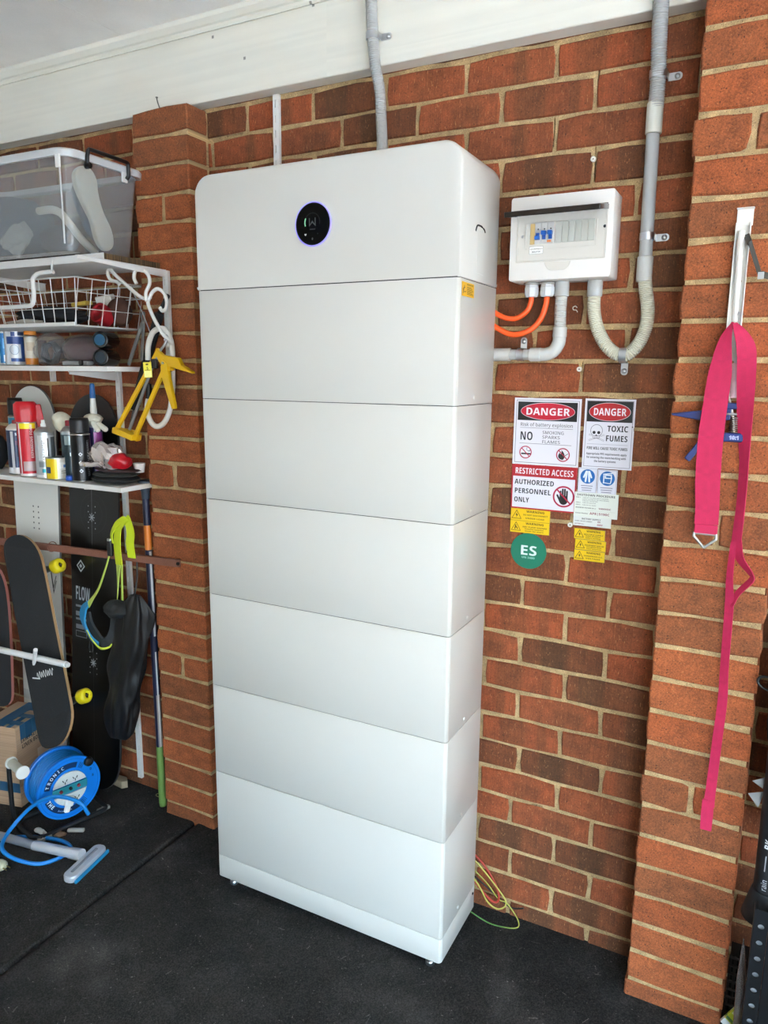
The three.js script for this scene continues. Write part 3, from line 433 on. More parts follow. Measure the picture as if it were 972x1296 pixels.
sign('warning_sign', 'tall danger sign with a skull reading toxic fumes', 'sign', 0.8245, 1.4965, 0.127, 0.181, (g, w, h) => {
  g.fillStyle = '#eae7ee'; g.fillRect(0, 0, w, h); g.strokeStyle = '#55505a'; g.lineWidth = 0.8; g.strokeRect(5, 5, w - 10, h - 10); g.fillStyle = '#0d0c0e'; g.fillRect(6, 6, w - 12, 53);
  ell(g, w / 2, 33, 52, 23, '#bf1119', '#f2e8ea', 1.2); txt(g, 'DANGER', w / 2, 42.5, 25, { align: 'center', fill: '#f6f0f2', w: 84 });
  ell(g, 33, 82, 15, 15.5, '#eceaf0', '#4a464e', 1); g.strokeStyle = '#4a464e'; g.lineWidth = 3; for (const [a, b, c, d] of [[14, 92, 54, 108], [14, 108, 54, 92]]) line(g, a, b, c, d, '#8b8590', 3.6), line(g, a, b, c, d, '#eceaf0', 2); g.fillStyle = '#eceaf0'; g.fillRect(25, 92, 16, 9); g.strokeStyle = '#4a464e'; g.lineWidth = 0.8; g.strokeRect(25.5, 95, 15, 7); for (let i = 1; i < 4; i++) line(g, 25.5 + i * 3.8, 95, 25.5 + i * 3.8, 102, '#4a464e', 0.7);
  ell(g, 27, 87, 4, 4, '#17151a'); ell(g, 39, 87, 4, 4, '#17151a'); g.fillStyle = '#17151a'; g.beginPath(); g.moveTo(33, 91); g.lineTo(30.5, 96); g.lineTo(35.5, 96); g.fill();
  txt(g, 'TOXIC', 113, 83, 21, { align: 'left', w: -0 }); g.fillStyle = '#eae7ee'; g.fillRect(108, 60, 13, 30); txt(g, 'TOXIC', 60, 83, 21, { w: 53 }); txt(g, 'FUMES', 57, 108, 21, { w: 56 });
  line(g, 10, 117, 114, 117, '#8b8590', 0.6); txt(g, 'FIRE WILL CAUSE TOXIC FUMES', 10, 131, 9.5, { w: 104 }); txt(g, 'Appropriate PPE requirements apply', 10, 145, 7.5, { w: 103, fill: '#2f2b31' }); txt(g, 'for entering the room/working with', 11, 154.5, 7.5, { w: 101, fill: '#2f2b31' }); txt(g, 'the battery systems', 31, 164, 7.5, { w: 56, fill: '#2f2b31' });
});
sign('access_sign', 'red and white sign reading restricted access, authorized personnel only', 'sign', 0.6605, 1.3425, 0.18, 0.125, (g, w, h) => {
  g.fillStyle = '#b5121f'; g.fillRect(0, 0, w, h); g.fillStyle = '#e9e6ee'; g.fillRect(4, 34, w - 8, h - 38); txt(g, 'RESTRICTED ACCESS', 9, 27.5, 23, { w: 162, fill: '#f3eaec' });
  txt(g, 'AUTHORIZED', 9, 56, 19, { w: 111 }); txt(g, 'PERSONNEL', 9, 81, 19, { w: 103 }); txt(g, 'ONLY', 9, 106, 19, { w: 43 });
  g.fillStyle = '#121013'; const hx = 147, hy = 82; g.beginPath(); g.ellipse(hx, hy + 9, 12, 13, 0, 0, 7); g.fill(); g.lineCap = 'round'; for (const [x, y0, y1] of [[-8.5, -14, 4], [-2.8, -20, 4], [3, -20, 4], [8.8, -15, 5]]) line(g, hx + x, hy + y0, hx + x, hy + y1, '#121013', 4.6); line(g, hx - 17, hy - 3, hx - 9, hy + 12, '#121013', 5); ban(g, hx, hy, 27);
});
const ppe = (kind) => (g, w, h) => {
  g.fillStyle = '#e6e5ee'; g.fillRect(0, 0, w, h); g.strokeStyle = '#9a98a8'; g.lineWidth = 0.7; g.strokeRect(2, 2, w - 4, h - 4); ell(g, w / 2, 23, 19, 19, '#1668b3');
  g.fillStyle = '#eef3fb'; g.strokeStyle = '#eef3fb'; g.lineCap = 'round';
  if (kind) { line(g, w / 2 - 9, 15, w / 2 - 9, 35, '#eef3fb', 3); line(g, w / 2 - 10, 12, w / 2 + 11, 9, '#eef3fb', 3); g.strokeRect(w / 2 - 5, 14, 15, 8); line(g, w / 2 - 10, 34, w / 2 + 8, 36, '#eef3fb', 2.4); line(g, w / 2 + 11, 20, w / 2 + 9, 34, '#eef3fb', 2.6); }
  else { line(g, w / 2 - 4, 10, w / 2 - 10, 25, '#eef3fb', 4.5); line(g, w / 2 + 4, 10, w / 2 + 10, 25, '#eef3fb', 4.5); line(g, w / 2 - 2.5, 10, w / 2 - 5, 36, '#eef3fb', 5); line(g, w / 2 + 2.5, 10, w / 2 + 5, 36, '#eef3fb', 5); line(g, w / 2, 12, w / 2, 30, '#1668b3', 1); }
  for (let i = 0; i < 3; i++) { g.fillStyle = '#8d8a98'; g.fillRect(8 + i * 1.5, 47 + i * 6, w - 18 - i * 3, 2); }
};
sign('safety_sticker', 'blue and white sticker showing protective clothing', 'sticker', 0.7785, 1.372, 0.049, 0.0675, ppe(0), { t: 0.001 });
sign('safety_sticker', 'blue and white sticker showing a face mask', 'sticker', 0.8295, 1.370, 0.05, 0.0675, ppe(1), { t: 0.001 });
sign('paper_label', 'white label headed shutdown procedure with handwritten red figures', 'label', 0.8045, 1.307, 0.114, 0.066, (g, w, h) => {
  g.fillStyle = '#ebeee3'; g.fillRect(0, 0, w, h); txt(g, 'SHUTDOWN PROCEDURE', 6, 9.5, 7.5, { w: 100, fill: '#4d4c48' });
  const L = [[4, 15, 'STEP 1:', 'TURN OFF THE MAIN SWITCH INVERTER'], [0, 19.5, '', 'SUPPLY LOCATED AT THE SWITCHBOARD'], [0, 24, '', 'TURN OFF THE BATTERY'], [4, 29, 'STEP 2:', 'TURN OFF ISOLATOR'], [4, 35, 'STEP 3:', 'TURN OFF ALL MAINS']];
  for (const [x, y, a, b] of L) { if (a) txt(g, a, 4, y, 3.8, { fill: '#5a5954' }); txt(g, b, 21, y, 3.8, { fill: '#5a5954', bold: false }); }
  txt(g, 'MAXIMUM VOLTAGE (d.c.):', 4, 43, 4.2, { fill: '#55544f', w: 54 }); txt(g, '1000VDC', 64, 43.5, 6.5, { fill: '#7a3b46', w: 33 }); line(g, 30, 48, 108, 48, '#b9b9ae', 0.5); txt(g, 'Contact Number:', 4, 58, 4.2, { fill: '#55544f' }); txt(g, 'APR|5190C', 42, 59, 9, { fill: '#8c3648', w: 52 });
}, { t: 0.001, z: 0.0038, px: 3000 });
sign('paper_label', 'small white label for the battery supply under the shutdown label', 'label', 0.797, 1.2615, 0.099, 0.026, (g, w, h) => { g.fillStyle = '#e6e8e2'; g.fillRect(0, 0, w, h); txt(g, 'BATTERY SUPPLY', 22, 8, 6, { fill: '#4d4c48', w: 50 }); txt(g, 'SHORT CIRCUIT CURRENT', 4, 14, 3.8, { fill: '#5a5954' }); txt(g, '6A', 64, 14, 6.5, { fill: '#7d3a4b' }); txt(g, '600V', 63, 22, 6.5, { fill: '#9c4156' }); txt(g, 'BATTERY d.c.', 4, 22, 4.2, { fill: '#8d5a60' }); }, { t: 0.001, px: 3000 });
const warn = (l2, l3, bolt = 1) => (g, w, h) => {
  g.fillStyle = '#f2c500'; g.fillRect(0, 0, w, h); g.strokeStyle = '#6a5a10'; g.lineWidth = 0.5; g.strokeRect(0.4, 0.4, w - 0.8, h - 0.8);
  const s = h / 34; g.strokeStyle = '#1d1a08'; g.lineWidth = 1.2; g.lineJoin = 'round'; g.beginPath(); g.moveTo(17 * s, 5 * s); g.lineTo(30 * s, 28 * s); g.lineTo(4 * s, 28 * s); g.closePath(); g.stroke(); g.fillStyle = '#1d1a08';
  if (bolt) { g.beginPath(); g.moveTo(18 * s, 11 * s); g.lineTo(14 * s, 19 * s); g.lineTo(17 * s, 19 * s); g.lineTo(16 * s, 26 * s); g.lineTo(20.5 * s, 16.5 * s); g.lineTo(17.5 * s, 16.5 * s); g.fill(); } else { ell(g, 16 * s, 14 * s, 1.7 * s, 1.7 * s, '#1d1a08'); line(g, 15.5 * s, 16 * s, 14 * s, 25 * s, '#1d1a08', 2.4 * s); line(g, 17 * s, 17 * s, 22 * s, 24 * s, '#1d1a08', 2.2 * s); }
  txt(g, 'WARNING', w * 0.4, h * 0.3, h * 0.26, { w: w * 0.46, fill: '#3a3208' }); txt(g, l2, w * 0.32, h * 0.56, h * 0.17, { w: w * 0.62, fill: '#5a4d10' }); l3.forEach((q, i) => txt(g, q, w * 0.38, h * (0.8 - 0.09 * (l3.length - 1) + 0.17 * i), h * (l3.length > 1 ? 0.14 : 0.18), { w: w * 0.48, fill: '#5a4d10' }));
};
sign('warning_sticker', 'yellow warning sticker, do not disconnect under load, below the red sign', 'sticker', 0.628, 1.2625, 0.112, 0.0345, warn('DO NOT DISCONNECT', ['UNDER LOAD']), { t: 0.001, z: 0.0025 });
sign('warning_sticker', 'yellow arc flash warning sticker touching the green disc', 'sticker', 0.6275, 1.2285, 0.112, 0.0345, warn('ARC FLASH HAZARD', ['Protective equipment', 'must be worn'], 0), { t: 0.001, z: 0.0025 });
sign('warning_sticker', 'topmost of three yellow warning stickers below the white label', 'sticker', 0.7925, 1.2265, 0.082, 0.029, warn('MULTIPLE SUPPLY', ['Isolate all sources', 'before working']), { t: 0.001, z: 0.0025 });
sign('warning_sticker', 'middle of three yellow warning stickers below the white label', 'sticker', 0.7965, 1.1972, 0.082, 0.029, warn('EQUIPMENT MAY BE', ['energised from', 'two sources']), { t: 0.001, z: 0.0025 });
sign('warning_sticker', 'lowest of three yellow warning stickers below the white label', 'sticker', 0.7955, 1.1675, 0.082, 0.029, warn('DANGEROUS D.C.', ['VOLTAGE']), { t: 0.001, z: 0.0025 });
{
  const t = thing('round_sticker', 'round green sticker with the white letters ES', 'sticker', [0.6275, 1.161, 0.0025]);
  const m = signMat(0.102, 0.102, (g, w, h) => { g.fillStyle = '#0f7a5c'; g.fillRect(0, 0, w, h); txt(g, 'ES', w / 2, 63, 38, { align: 'center', fill: '#e8f2ee', w: 51 }); txt(g, 'UN 3480', w / 2, 73, 8.5, { align: 'center', fill: '#9fd0c0', w: 38 }); });
  const g = new THREE.CylinderGeometry(0.051, 0.051, 0.001, 64); g.rotateX(Math.PI / 2); const gm = M(0x0f7a5c, 0.45), mesh = new THREE.Mesh(g, [gm, gm, gm]); mesh.name = 'disc'; t.add(mesh);
  part(t, 'printed_face', new THREE.CircleGeometry(0.0508, 64), m, [0, 0, 0.0007]);
}

// ---------------------------------------------------------------- earth wires by the cabinet foot
{
  const yg = (() => { const c = canvasTex(8, 64, (g) => { g.fillStyle = '#a8a444'; g.fillRect(0, 0, 8, 64); g.fillStyle = '#4d7a34'; g.fillRect(0, 0, 3, 64); }); return M(0xffffff, 0.45, { map: c }); })();
  const t = thing('earth_wire', 'green and yellow earth wire looped on the floor beside the cabinet', 'wire', [0.53, 0, 0.05]);
  part(t, 'wire', tube([[-0.04, 0.06, 0.045], [0.0, 0.028, 0.03], [0.05, 0.004, 0.018], [0.098, 0.004, 0.012], [0.127, 0.004, -0.001], [0.132, 0.006, -0.016], [0.118, 0.02, -0.03], [0.085, 0.05, -0.034], [0.06, 0.058, -0.03], [0.02, 0.11, -0.02], [-0.04, 0.16, -0.01]], 0.0018, 120, 8), yg);
  const t2 = thing('earth_wire', 'yellow earth wire drawn into a narrow loop above the floor', 'wire', [0.53, 0, 0.03]);
  part(t2, 'wire', tube([[-0.03, 0.15, 0.035], [0.005, 0.118, 0.03], [0.035, 0.058, 0.018], [0.062, 0.034, 0.004], [0.083, 0.043, -0.006], [0.081, 0.064, -0.01], [0.055, 0.096, -0.008], [0.01, 0.15, 0.002], [-0.03, 0.185, 0.005]], 0.0022, 120, 8), M(0xb8ad50, 0.45));
  const t3 = thing('electrical_wire', 'red wires hanging out behind the cabinet foot', 'wire', [0.53, 0, 0.02]);
  part(t3, 'wire', tube([[-0.04, 0.19, -0.005], [0.01, 0.15, -0.006], [0.05, 0.096, -0.004], [0.062, 0.06, 0.002], [0.05, 0.05, 0.01], [0.02, 0.075, 0.018], [-0.03, 0.125, 0.02]], 0.0034, 80, 8), M(0xa8311e, 0.5));
  const t4 = thing('electrical_wire', 'black wire end poking out along the wall base by the cabinet', 'wire', [0.53, 0, 0.02]);
  part(t4, 'wire', tube([[-0.03, 0.11, -0.004], [0.04, 0.068, -0.006], [0.09, 0.041, -0.006], [0.115, 0.041, -0.006], [0.138, 0.05, -0.007]], 0.0022, 60, 8), blackPlastic);
}

// ---------------------------------------------------------------- things on the right pier
{
  const t = thing('wall_bracket', 'white slotted metal hanging rail screwed to the right brick pillar', 'hanging rail', [1.105, 1.66, 0.137]), wm = M(0xe2dfd8, 0.38, { metalness: 0.1 });
  const s = new THREE.Shape(); s.moveTo(-0.0155, 0); s.lineTo(0.0125, 0); s.lineTo(0.0125, 0.31); s.lineTo(-0.0155, 0.31); s.closePath();
  for (const [y, h] of [[0.018, 0.006], [0.19, 0.006]]) s.holes.push(new THREE.Path(rrect(0.006, h, 0.0028, 0.002, y).getPoints(6)));
  part(t, 'rail', ext(s, 0.0022), wm);
  part(t, 'flange', rbox(0.0022, 0.31, 0.014, 0.0008, -0.0155, 0.155, 0.007), wm); part(t, 'flange', rbox(0.0022, 0.31, 0.014, 0.0008, 0.0125, 0.155, 0.007), wm);
  part(t, 'top_plate', rbox(0.032, 0.036, 0.0024, 0.001, 0.0, 0.322, 0.002), wm); part(t, 'top_lip', rbox(0.034, 0.0022, 0.016, 0.001, 0.0, 0.3385, 0.009), wm);
  part(t, 'tongue', rod([-0.001, 0.105, 0.006], [-0.004, 0.292, 0.016], 0.0062, 0.0075), wm);
  const dm = M(0x55524e, 0.35, { metalness: 0.8 }); const arm = part(t, 'swing_arm', merge([bar([0.006, 0.284, 0.012], [0.014, 0.264, 0.03], 0.012, 0.004), bar([0.014, 0.268, 0.03], [0.04, 0.198, 0.034], 0.009, 0.004), bar([0.04, 0.2, 0.034], [0.07, 0.19, 0.034], 0.013, 0.005)]), dm, undefined, undefined, 'dark metal arm');
  part(arm, 'arm_tip', rbox(0.012, 0.014, 0.006, 0.001, 0.042, 0.196, 0.036), steel);
  part(t, 'wire_hook', tube([[0.0045, 0.118, 0.017], [0.006, 0.124, 0.02], [0.008, 0.118, 0.023], [0.0065, 0.075, 0.03], [0.009, 0.048, 0.033], [0.02, 0.042, 0.035], [0.028, 0.05, 0.036]], 0.0012, 50, 8), steel);
  part(t, 'wire_hook', tube([[-0.006, 0.09, 0.014], [-0.012, 0.07, 0.028], [-0.024, 0.052, 0.036]], 0.0012, 30, 8), steel);
}
{
  const pinkTex = tex(256, 256, (x, y) => { const k = 0.86 + 0.1 * ((y >> 1) & 1) + 0.12 * (hash(x >> 1, y, 5) - 0.5) + 0.12 * (fbm(x / 40, y / 40, 55, 3) - 0.5); return [208 * k, 30 * k, 82 * k]; }); pinkTex.repeat.set(12, 12);
  const pink = M(0xffffff, 0.8, { map: pinkTex });
  const t = thing('webbing_strap', 'long pink webbing strap with a metal buckle draped on the right pillar', 'strap', [1.1, 1.7, 0.165]);
  part(t, 'webbing', ribbon([[0.002, 0.062, 0.006], [-0.009, 0.024, 0.014], [-0.014, -0.05, 0.012], [-0.0205, -0.18, 0.008], [-0.019, -0.28, 0.007], [-0.015, -0.34, 0.007], [-0.0135, -0.385, 0.007]], [0.005, 0.026, 0.048, 0.052, 0.052, 0.05, 0.05], [[1, 0, 0.5], [1, 0, 0.25], [1, 0, 0.05], [1, 0, 0], [1, 0, 0], [1, 0, 0], [1, 0, 0]], 0.0022), pink);
  part(t, 'folded_hem', rbox(0.049, 0.022, 0.006, 0.002, -0.0135, -0.396, 0.0075), pink);
  part(t, 'webbing', ribbon([[0.006, 0.06, 0.006], [0.015, 0.045, 0.014], [0.033, 0.006, 0.014], [0.039, -0.06, 0.01], [0.044, -0.15, 0.006], [0.051, -0.24, 0.004], [0.053, -0.33, 0.004], [0.0515, -0.42, 0.004]], [0.01, 0.022, 0.038, 0.038, 0.034, 0.025, 0.024, 0.022], [[1, 0, -0.6], [1, 0, -0.4], [1, 0, -0.1], [1, 0, 0.2], [1, 0, 0.5], [1, 0, 0.9], [1, 0, 0.9], [1, 0, 0.5]], 0.0022), pink);
  part(t, 'loop', ribbon([[0.0515, -0.415, 0.004], [0.062, -0.455, 0.006], [0.086, -0.485, 0.012], [0.09, -0.5, 0.012], [0.066, -0.535, 0.006], [0.053, -0.57, 0.003]], [0.023, 0.022, 0.018, 0.018, 0.014, 0.012], [[1, 0, 0.4], [1, 0.4, 0.8], [0.6, 0.5, 1], [0.5, -0.4, 1], [0.7, -0.6, 0.8], [1, 0, 0.8]], 0.0022), pink);
  part(t, 'webbing', ribbon([[0.046, -0.42, 0.002], [0.045, -0.5, 0.001], [0.05, -0.57, 0.001], [0.053, -0.72, 0.001], [0.056, -0.8, 0.001], [0.053, -0.92, 0.001], [0.05, -1.05, 0.001], [0.0485, -1.075, 0.001]], [0.012, 0.016, 0.02, 0.02, 0.021, 0.022, 0.023, 0.028], [[1, 0, 0.3], [1, 0, 0.6], [1, 0, 0.4], [1, 0, 0.5], [1, 0, 0.2], [1, 0, 0.3], [1, 0, 0.1], [1, 0, 0]], 0.0022), pink);
  part(t, 'strap_end', ribbon([[0.047, -1.06, 0.002], [0.0475, -1.1, 0.003], [0.048, -1.138, 0.004]], [0.026, 0.027, 0.025], [[1, 0.15, 0], [1, 0.2, 0], [1, 0.3, 0]], 0.003), pink);
  const bk = part(t, 'buckle', tube([[-0.037, -0.405, 0.0075], [-0.038, -0.414, 0.0075], [-0.031, -0.421, 0.0075], [-0.0145, -0.4385, 0.0075], [0.002, -0.424, 0.0075], [0.0095, -0.417, 0.0075], [0.0085, -0.405, 0.0075]], 0.0032, 80, 10, 0.15), M(0xb9b9b4, 0.35, { metalness: 0.9 }), undefined, undefined, 'triangular metal buckle');
  part(bk, 'cross_bar', rod([-0.037, -0.407, 0.0075], [0.009, -0.407, 0.0075], 0.003), M(0xb9b9b4, 0.35, { metalness: 0.9 }));
}
{
  const blue = M(0x14245e, 0.4), t = thing('caulking_gun', 'dark blue caulking gun hanging behind the pink strap', 'caulking gun', [1.115, 1.505, 0.158]);
  part(t, 'yoke', merge([rbox(0.052, 0.02, 0.02, 0.003, 0.008, 0.009, 0), rbox(0.006, 0.085, 0.018, 0.002, 0.032, 0.05, 0), rbox(0.05, 0.014, 0.018, 0.003, 0.008, 0.078, 0)]), blue);
  const lt = canvasTex(128, 48, (g) => { g.fillStyle = '#1a2c6c'; g.fillRect(0, 0, 128, 48); g.strokeStyle = '#c7cbe0'; g.lineWidth = 3; g.font = 'bold 40px sans-serif'; g.strokeText('10:1', 22, 38); }); part(t, 'embossed_plate', new THREE.BoxGeometry(0.034, 0.013, 0.001), M(0xffffff, 0.4, { map: lt }), [0.012, 0.009, 0.0107]);
  part(t, 'handle', (() => { const s = shapeOf([[0.0, 0.075], [0.0, 0.047], [-0.055, 0.043], [-0.122, 0.054], [-0.124, 0.058]]); return ext(s, 0.01, 0.002); })(), blue, [0, 0, -0.005]);
  part(t, 'trigger', bar([-0.012, 0.06, 0.0], [-0.082, -0.046, 0.012], 0.015, 0.012, [0, 0, 1], 0.003), blue);
  part(t, 'plunger_rod', tube([[-0.014, 0.141, -0.006], [-0.008, 0.1, -0.004], [0.003, 0.06, 0.003], [0.01, 0.018, 0.003]], 0.0026, 30, 8), M(0xd6d2cc, 0.35, { metalness: 0.6 }));
  const sp = []; for (let i = 0; i <= 120; i++) { const a = i / 120 * Math.PI * 2 * 8; sp.push([0.008 + 0.0085 * Math.cos(a), 0.02 + 0.036 * i / 120, 0.002 + 0.0085 * Math.sin(a)]); } part(t, 'spring', tube(sp, 0.0013, 260, 6), M(0x8a857c, 0.35, { metalness: 0.9 }));
  part(t, 'washer', rod([-0.012, 0.084, 0.004], [0.026, 0.082, 0.004], 0.0022), steel); part(t, 'washer', rod([-0.012, 0.06, 0.005], [0.026, 0.06, 0.005], 0.003), steel);
  part(t, 'barrel_rod', rod([0.0, 0.17, -0.012], [0.002, 0.095, -0.006], 0.009), M(0xcfa9ae, 0.5));
}

// ---------------------------------------------------------------- shelves on the left
const whiteMetal = M(0xdcdad5, 0.42, { metalness: 0.05 }), melamine = M(0xe2e0db, 0.4), darkCloth = M(0x15161a, 0.9);
const chipTex = tex(256, 256, (x, y) => { const c = hash(x >> 2, y >> 1, 201), n = fbm(x / 9, y / 6, 202, 3), k = 0.55 + 0.5 * n + 0.35 * (c - 0.5); return [126 * k, 96 * k, 60 * k]; }); chipTex.repeat.set(5, 5);
const chip = M(0xffffff, 0.95, { map: chipTex, bumpMap: chipTex, bumpScale: 0.002 });
{
  const t = thing('shelf', 'top white shelf with a raw chipboard end under the plastic tub', 'shelf', [0, 1.968, 0]);
  part(t, 'board', planeUV(box(0.998, 0.0205, 0.226, -1.101, 0.0112, 0.2195), 1, 1, 'x', 'z'), chip); part(t, 'board', planeUV(box(0.13, 0.0205, 0.16, -1.535, 0.0112, 0.025), 1, 1, 'x', 'z'), chip); 
  part(t, 'front_edging', rbox(0.998, 0.0225, 0.0025, 0.0008, -1.101, 0.0112, 0.3337, 1), melamine); part(t, 'underside_facing', box(0.994, 0.0012, 0.226, -1.103, 0.0002, 0.2195), melamine);
  const t2 = thing('shelf', 'middle white shelf holding bagged tools and cans under the wire basket', 'shelf', [0, 1.644, 0]); part(t2, 'board', rbox(1.0, 0.0165, 0.198, 0.0015, -1.21, 0.008, 0.151, 1), melamine);
  const t3 = thing('shelf', 'bottom white shelf crowded with spray cans', 'shelf', [0, 1.2455, 0]); part(t3, 'board', rbox(0.9, 0.0165, 0.157, 0.0015, -1.155, 0.008, 0.1465, 1), melamine); 
}
function standard(x, z, y0, y1, label) {
  const t = thing('shelf_standard', label, 'shelf rail', [x, y0, z]), H = y1 - y0, s = rrect(0.022, H, 0.0012, 0, H / 2); const n = Math.floor(H / 0.05); for (let i = 0; i < n; i++) s.holes.push(new THREE.Path(rrect(0.004, 0.02, 0.0012, -0.003, 0.028 + i * 0.05).getPoints(4)));
  part(t, 'rail', ext(s, 0.011), whiteMetal); return t;
}
standard(-0.5745, 0.103, 1.60, 1.964, 'white slotted shelf rail on the left brick pillar beside the hooks');
standard(-0.922, 0.002, 0.035, 1.66, 'tall white slotted shelf rail behind the black snowboard and bag');
standard(-1.272, 0.002, 1.603, 1.66, 'short end of a white shelf rail under the middle shelf');
function bracket(x, y, z0, z1, h0, label) {
  const t = thing('shelf_bracket', label, 'shelf bracket', [x, y, z0]); const s = shapeOf([[0, 0], [z1 - z0, 0], [z1 - z0, -0.009], [0.02, -h0], [0, -h0]]); const g = ext(s, 0.004); g.rotateY(-Math.PI / 2); g.translate(0.002, 0, 0); part(t, 'arm', g, whiteMetal); part(t, 'top_flange', rbox(0.014, 0.002, z1 - z0, 0.0006, 0, -0.001, (z1 - z0) / 2, 1), whiteMetal); return t;
}
bracket(-0.575, 1.966, 0.114, 0.455, 0.022, 'white shelf bracket reaching out from the left brick pillar');
bracket(-1.272, 1.966, 0.013, 0.28, 0.03, 'white bracket under the top shelf above the wire basket');
bracket(-0.922, 1.6425, 0.013, 0.22, 0.03, 'white bracket holding the middle shelf');
bracket(-0.922, 1.244, 0.013, 0.19, 0.03, 'white bracket holding the bottom shelf');

// ---------------------------------------------------------------- plastic tub and contents
function rrPts(w, d, r, n = 6) { const out = []; for (const [cx, cz, a0] of [[w / 2 - r, d / 2 - r, 0], [-w / 2 + r, d / 2 - r, Math.PI / 2], [-w / 2 + r, -d / 2 + r, Math.PI], [w / 2 - r, -d / 2 + r, 1.5 * Math.PI]]) for (let i = 0; i <= n; i++) { const a = a0 + i / n * Math.PI / 2; out.push([cx + r * Math.cos(a), cz + r * Math.sin(a)]); } return out; }
function loft(rings, cap0 = true, cap1 = true) { // rings: [y, w, d, r, ox, oz]
  const P_ = rings.map(([y, w, d, r, ox = 0, oz = 0]) => rrPts(w, d, r).map(([x, z]) => [x + ox, y, z + oz])), N = P_[0].length, pos = [];
  for (let i = 0; i + 1 < P_.length; i++) for (let j = 0; j < N; j++) { const k = (j + 1) % N, a = P_[i][j], b = P_[i][k], c = P_[i + 1][j], d = P_[i + 1][k]; pos.push(...a, ...c, ...b, ...b, ...c, ...d); }
  const cap = (R, f) => { const [y, , , , ox = 0, oz = 0] = R; const ring = rrPts(R[1], R[2], R[3]); for (let j = 0; j < N; j++) { const k = (j + 1) % N, a = [ring[j][0] + ox, y, ring[j][1] + oz], b = [ring[k][0] + ox, y, ring[k][1] + oz]; f ? pos.push(ox, y, oz, ...b, ...a) : pos.push(ox, y, oz, ...a, ...b); } };
  if (cap0) cap(rings[0], false); if (cap1) cap(rings[rings.length - 1], true);
  const g = new THREE.BufferGeometry(); g.setAttribute('position', new THREE.Float32BufferAttribute(pos, 3)); g.setAttribute('uv', new THREE.BufferAttribute(new Float32Array(pos.length / 3 * 2), 2)); return toCreasedNormals(g, 0.7);
}
{
  const t = thing('storage_tub', 'large clear plastic storage tub on the top shelf', 'storage tub', [-1.0, 1.992, 0.262]); t.rotation.y = 0.03;
  const clear = P(0xeceeee, 0.1, { transmission: 0.9, thickness: 0, ior: 1.35 });
  part(t, 'tub', loft([[0.001, 0.60, 0.252, 0.04], [0.002, 0.62, 0.265, 0.04], [0.03, 0.625, 0.268, 0.04], [0.262, 0.675, 0.302, 0.045], [0.262, 0.671, 0.298, 0.043], [0.03, 0.621, 0.264, 0.038], [0.004, 0.612, 0.256, 0.036]], true, true), clear);
  const rimM = P(0xd9dbdc, 0.4, { transmission: 0.25, thickness: 0 });
  part(t, 'rim', loft([[0.258, 0.678, 0.306, 0.046], [0.256, 0.706, 0.328, 0.055], [0.274, 0.71, 0.332, 0.057], [0.2785, 0.70, 0.322, 0.052], [0.2785, 0.672, 0.298, 0.043], [0.258, 0.672, 0.298, 0.043]], false, false), rimM);
  part(t, 'rim_bracket', rbox(0.018, 0.035, 0.006, 0.002, 0.325, 0.24, 0.166), M(0xe4e4e2, 0.5));
  const hd = part(t, 'handle', tube([[0.357, 0.245, 0.085], [0.361, 0.249, 0.092], [0.364, 0.262, 0.094], [0.365, 0.281, 0.09], [0.366, 0.2855, 0.078], [0.366, 0.285, -0.05], [0.365, 0.28, -0.064], [0.36, 0.25, -0.07], [0.356, 0.238, -0.064]], 0.0058, 90, 10, 0.3), blackPlastic, undefined, undefined, 'black carrying handle');
  part(hd, 'pivot', rod([0.346, 0.243, 0.084], [0.362, 0.243, 0.084], 0.009), blackPlastic); part(t, 'handle_clip', rbox(0.006, 0.03, 0.022, 0.002, 0.352, 0.243, -0.06), M(0xd8d8d6, 0.5));
  part(t, 'rim_rib', rod([0.305, 0.02, 0.143], [0.322, 0.25, 0.158], 0.0025), rimM);
}
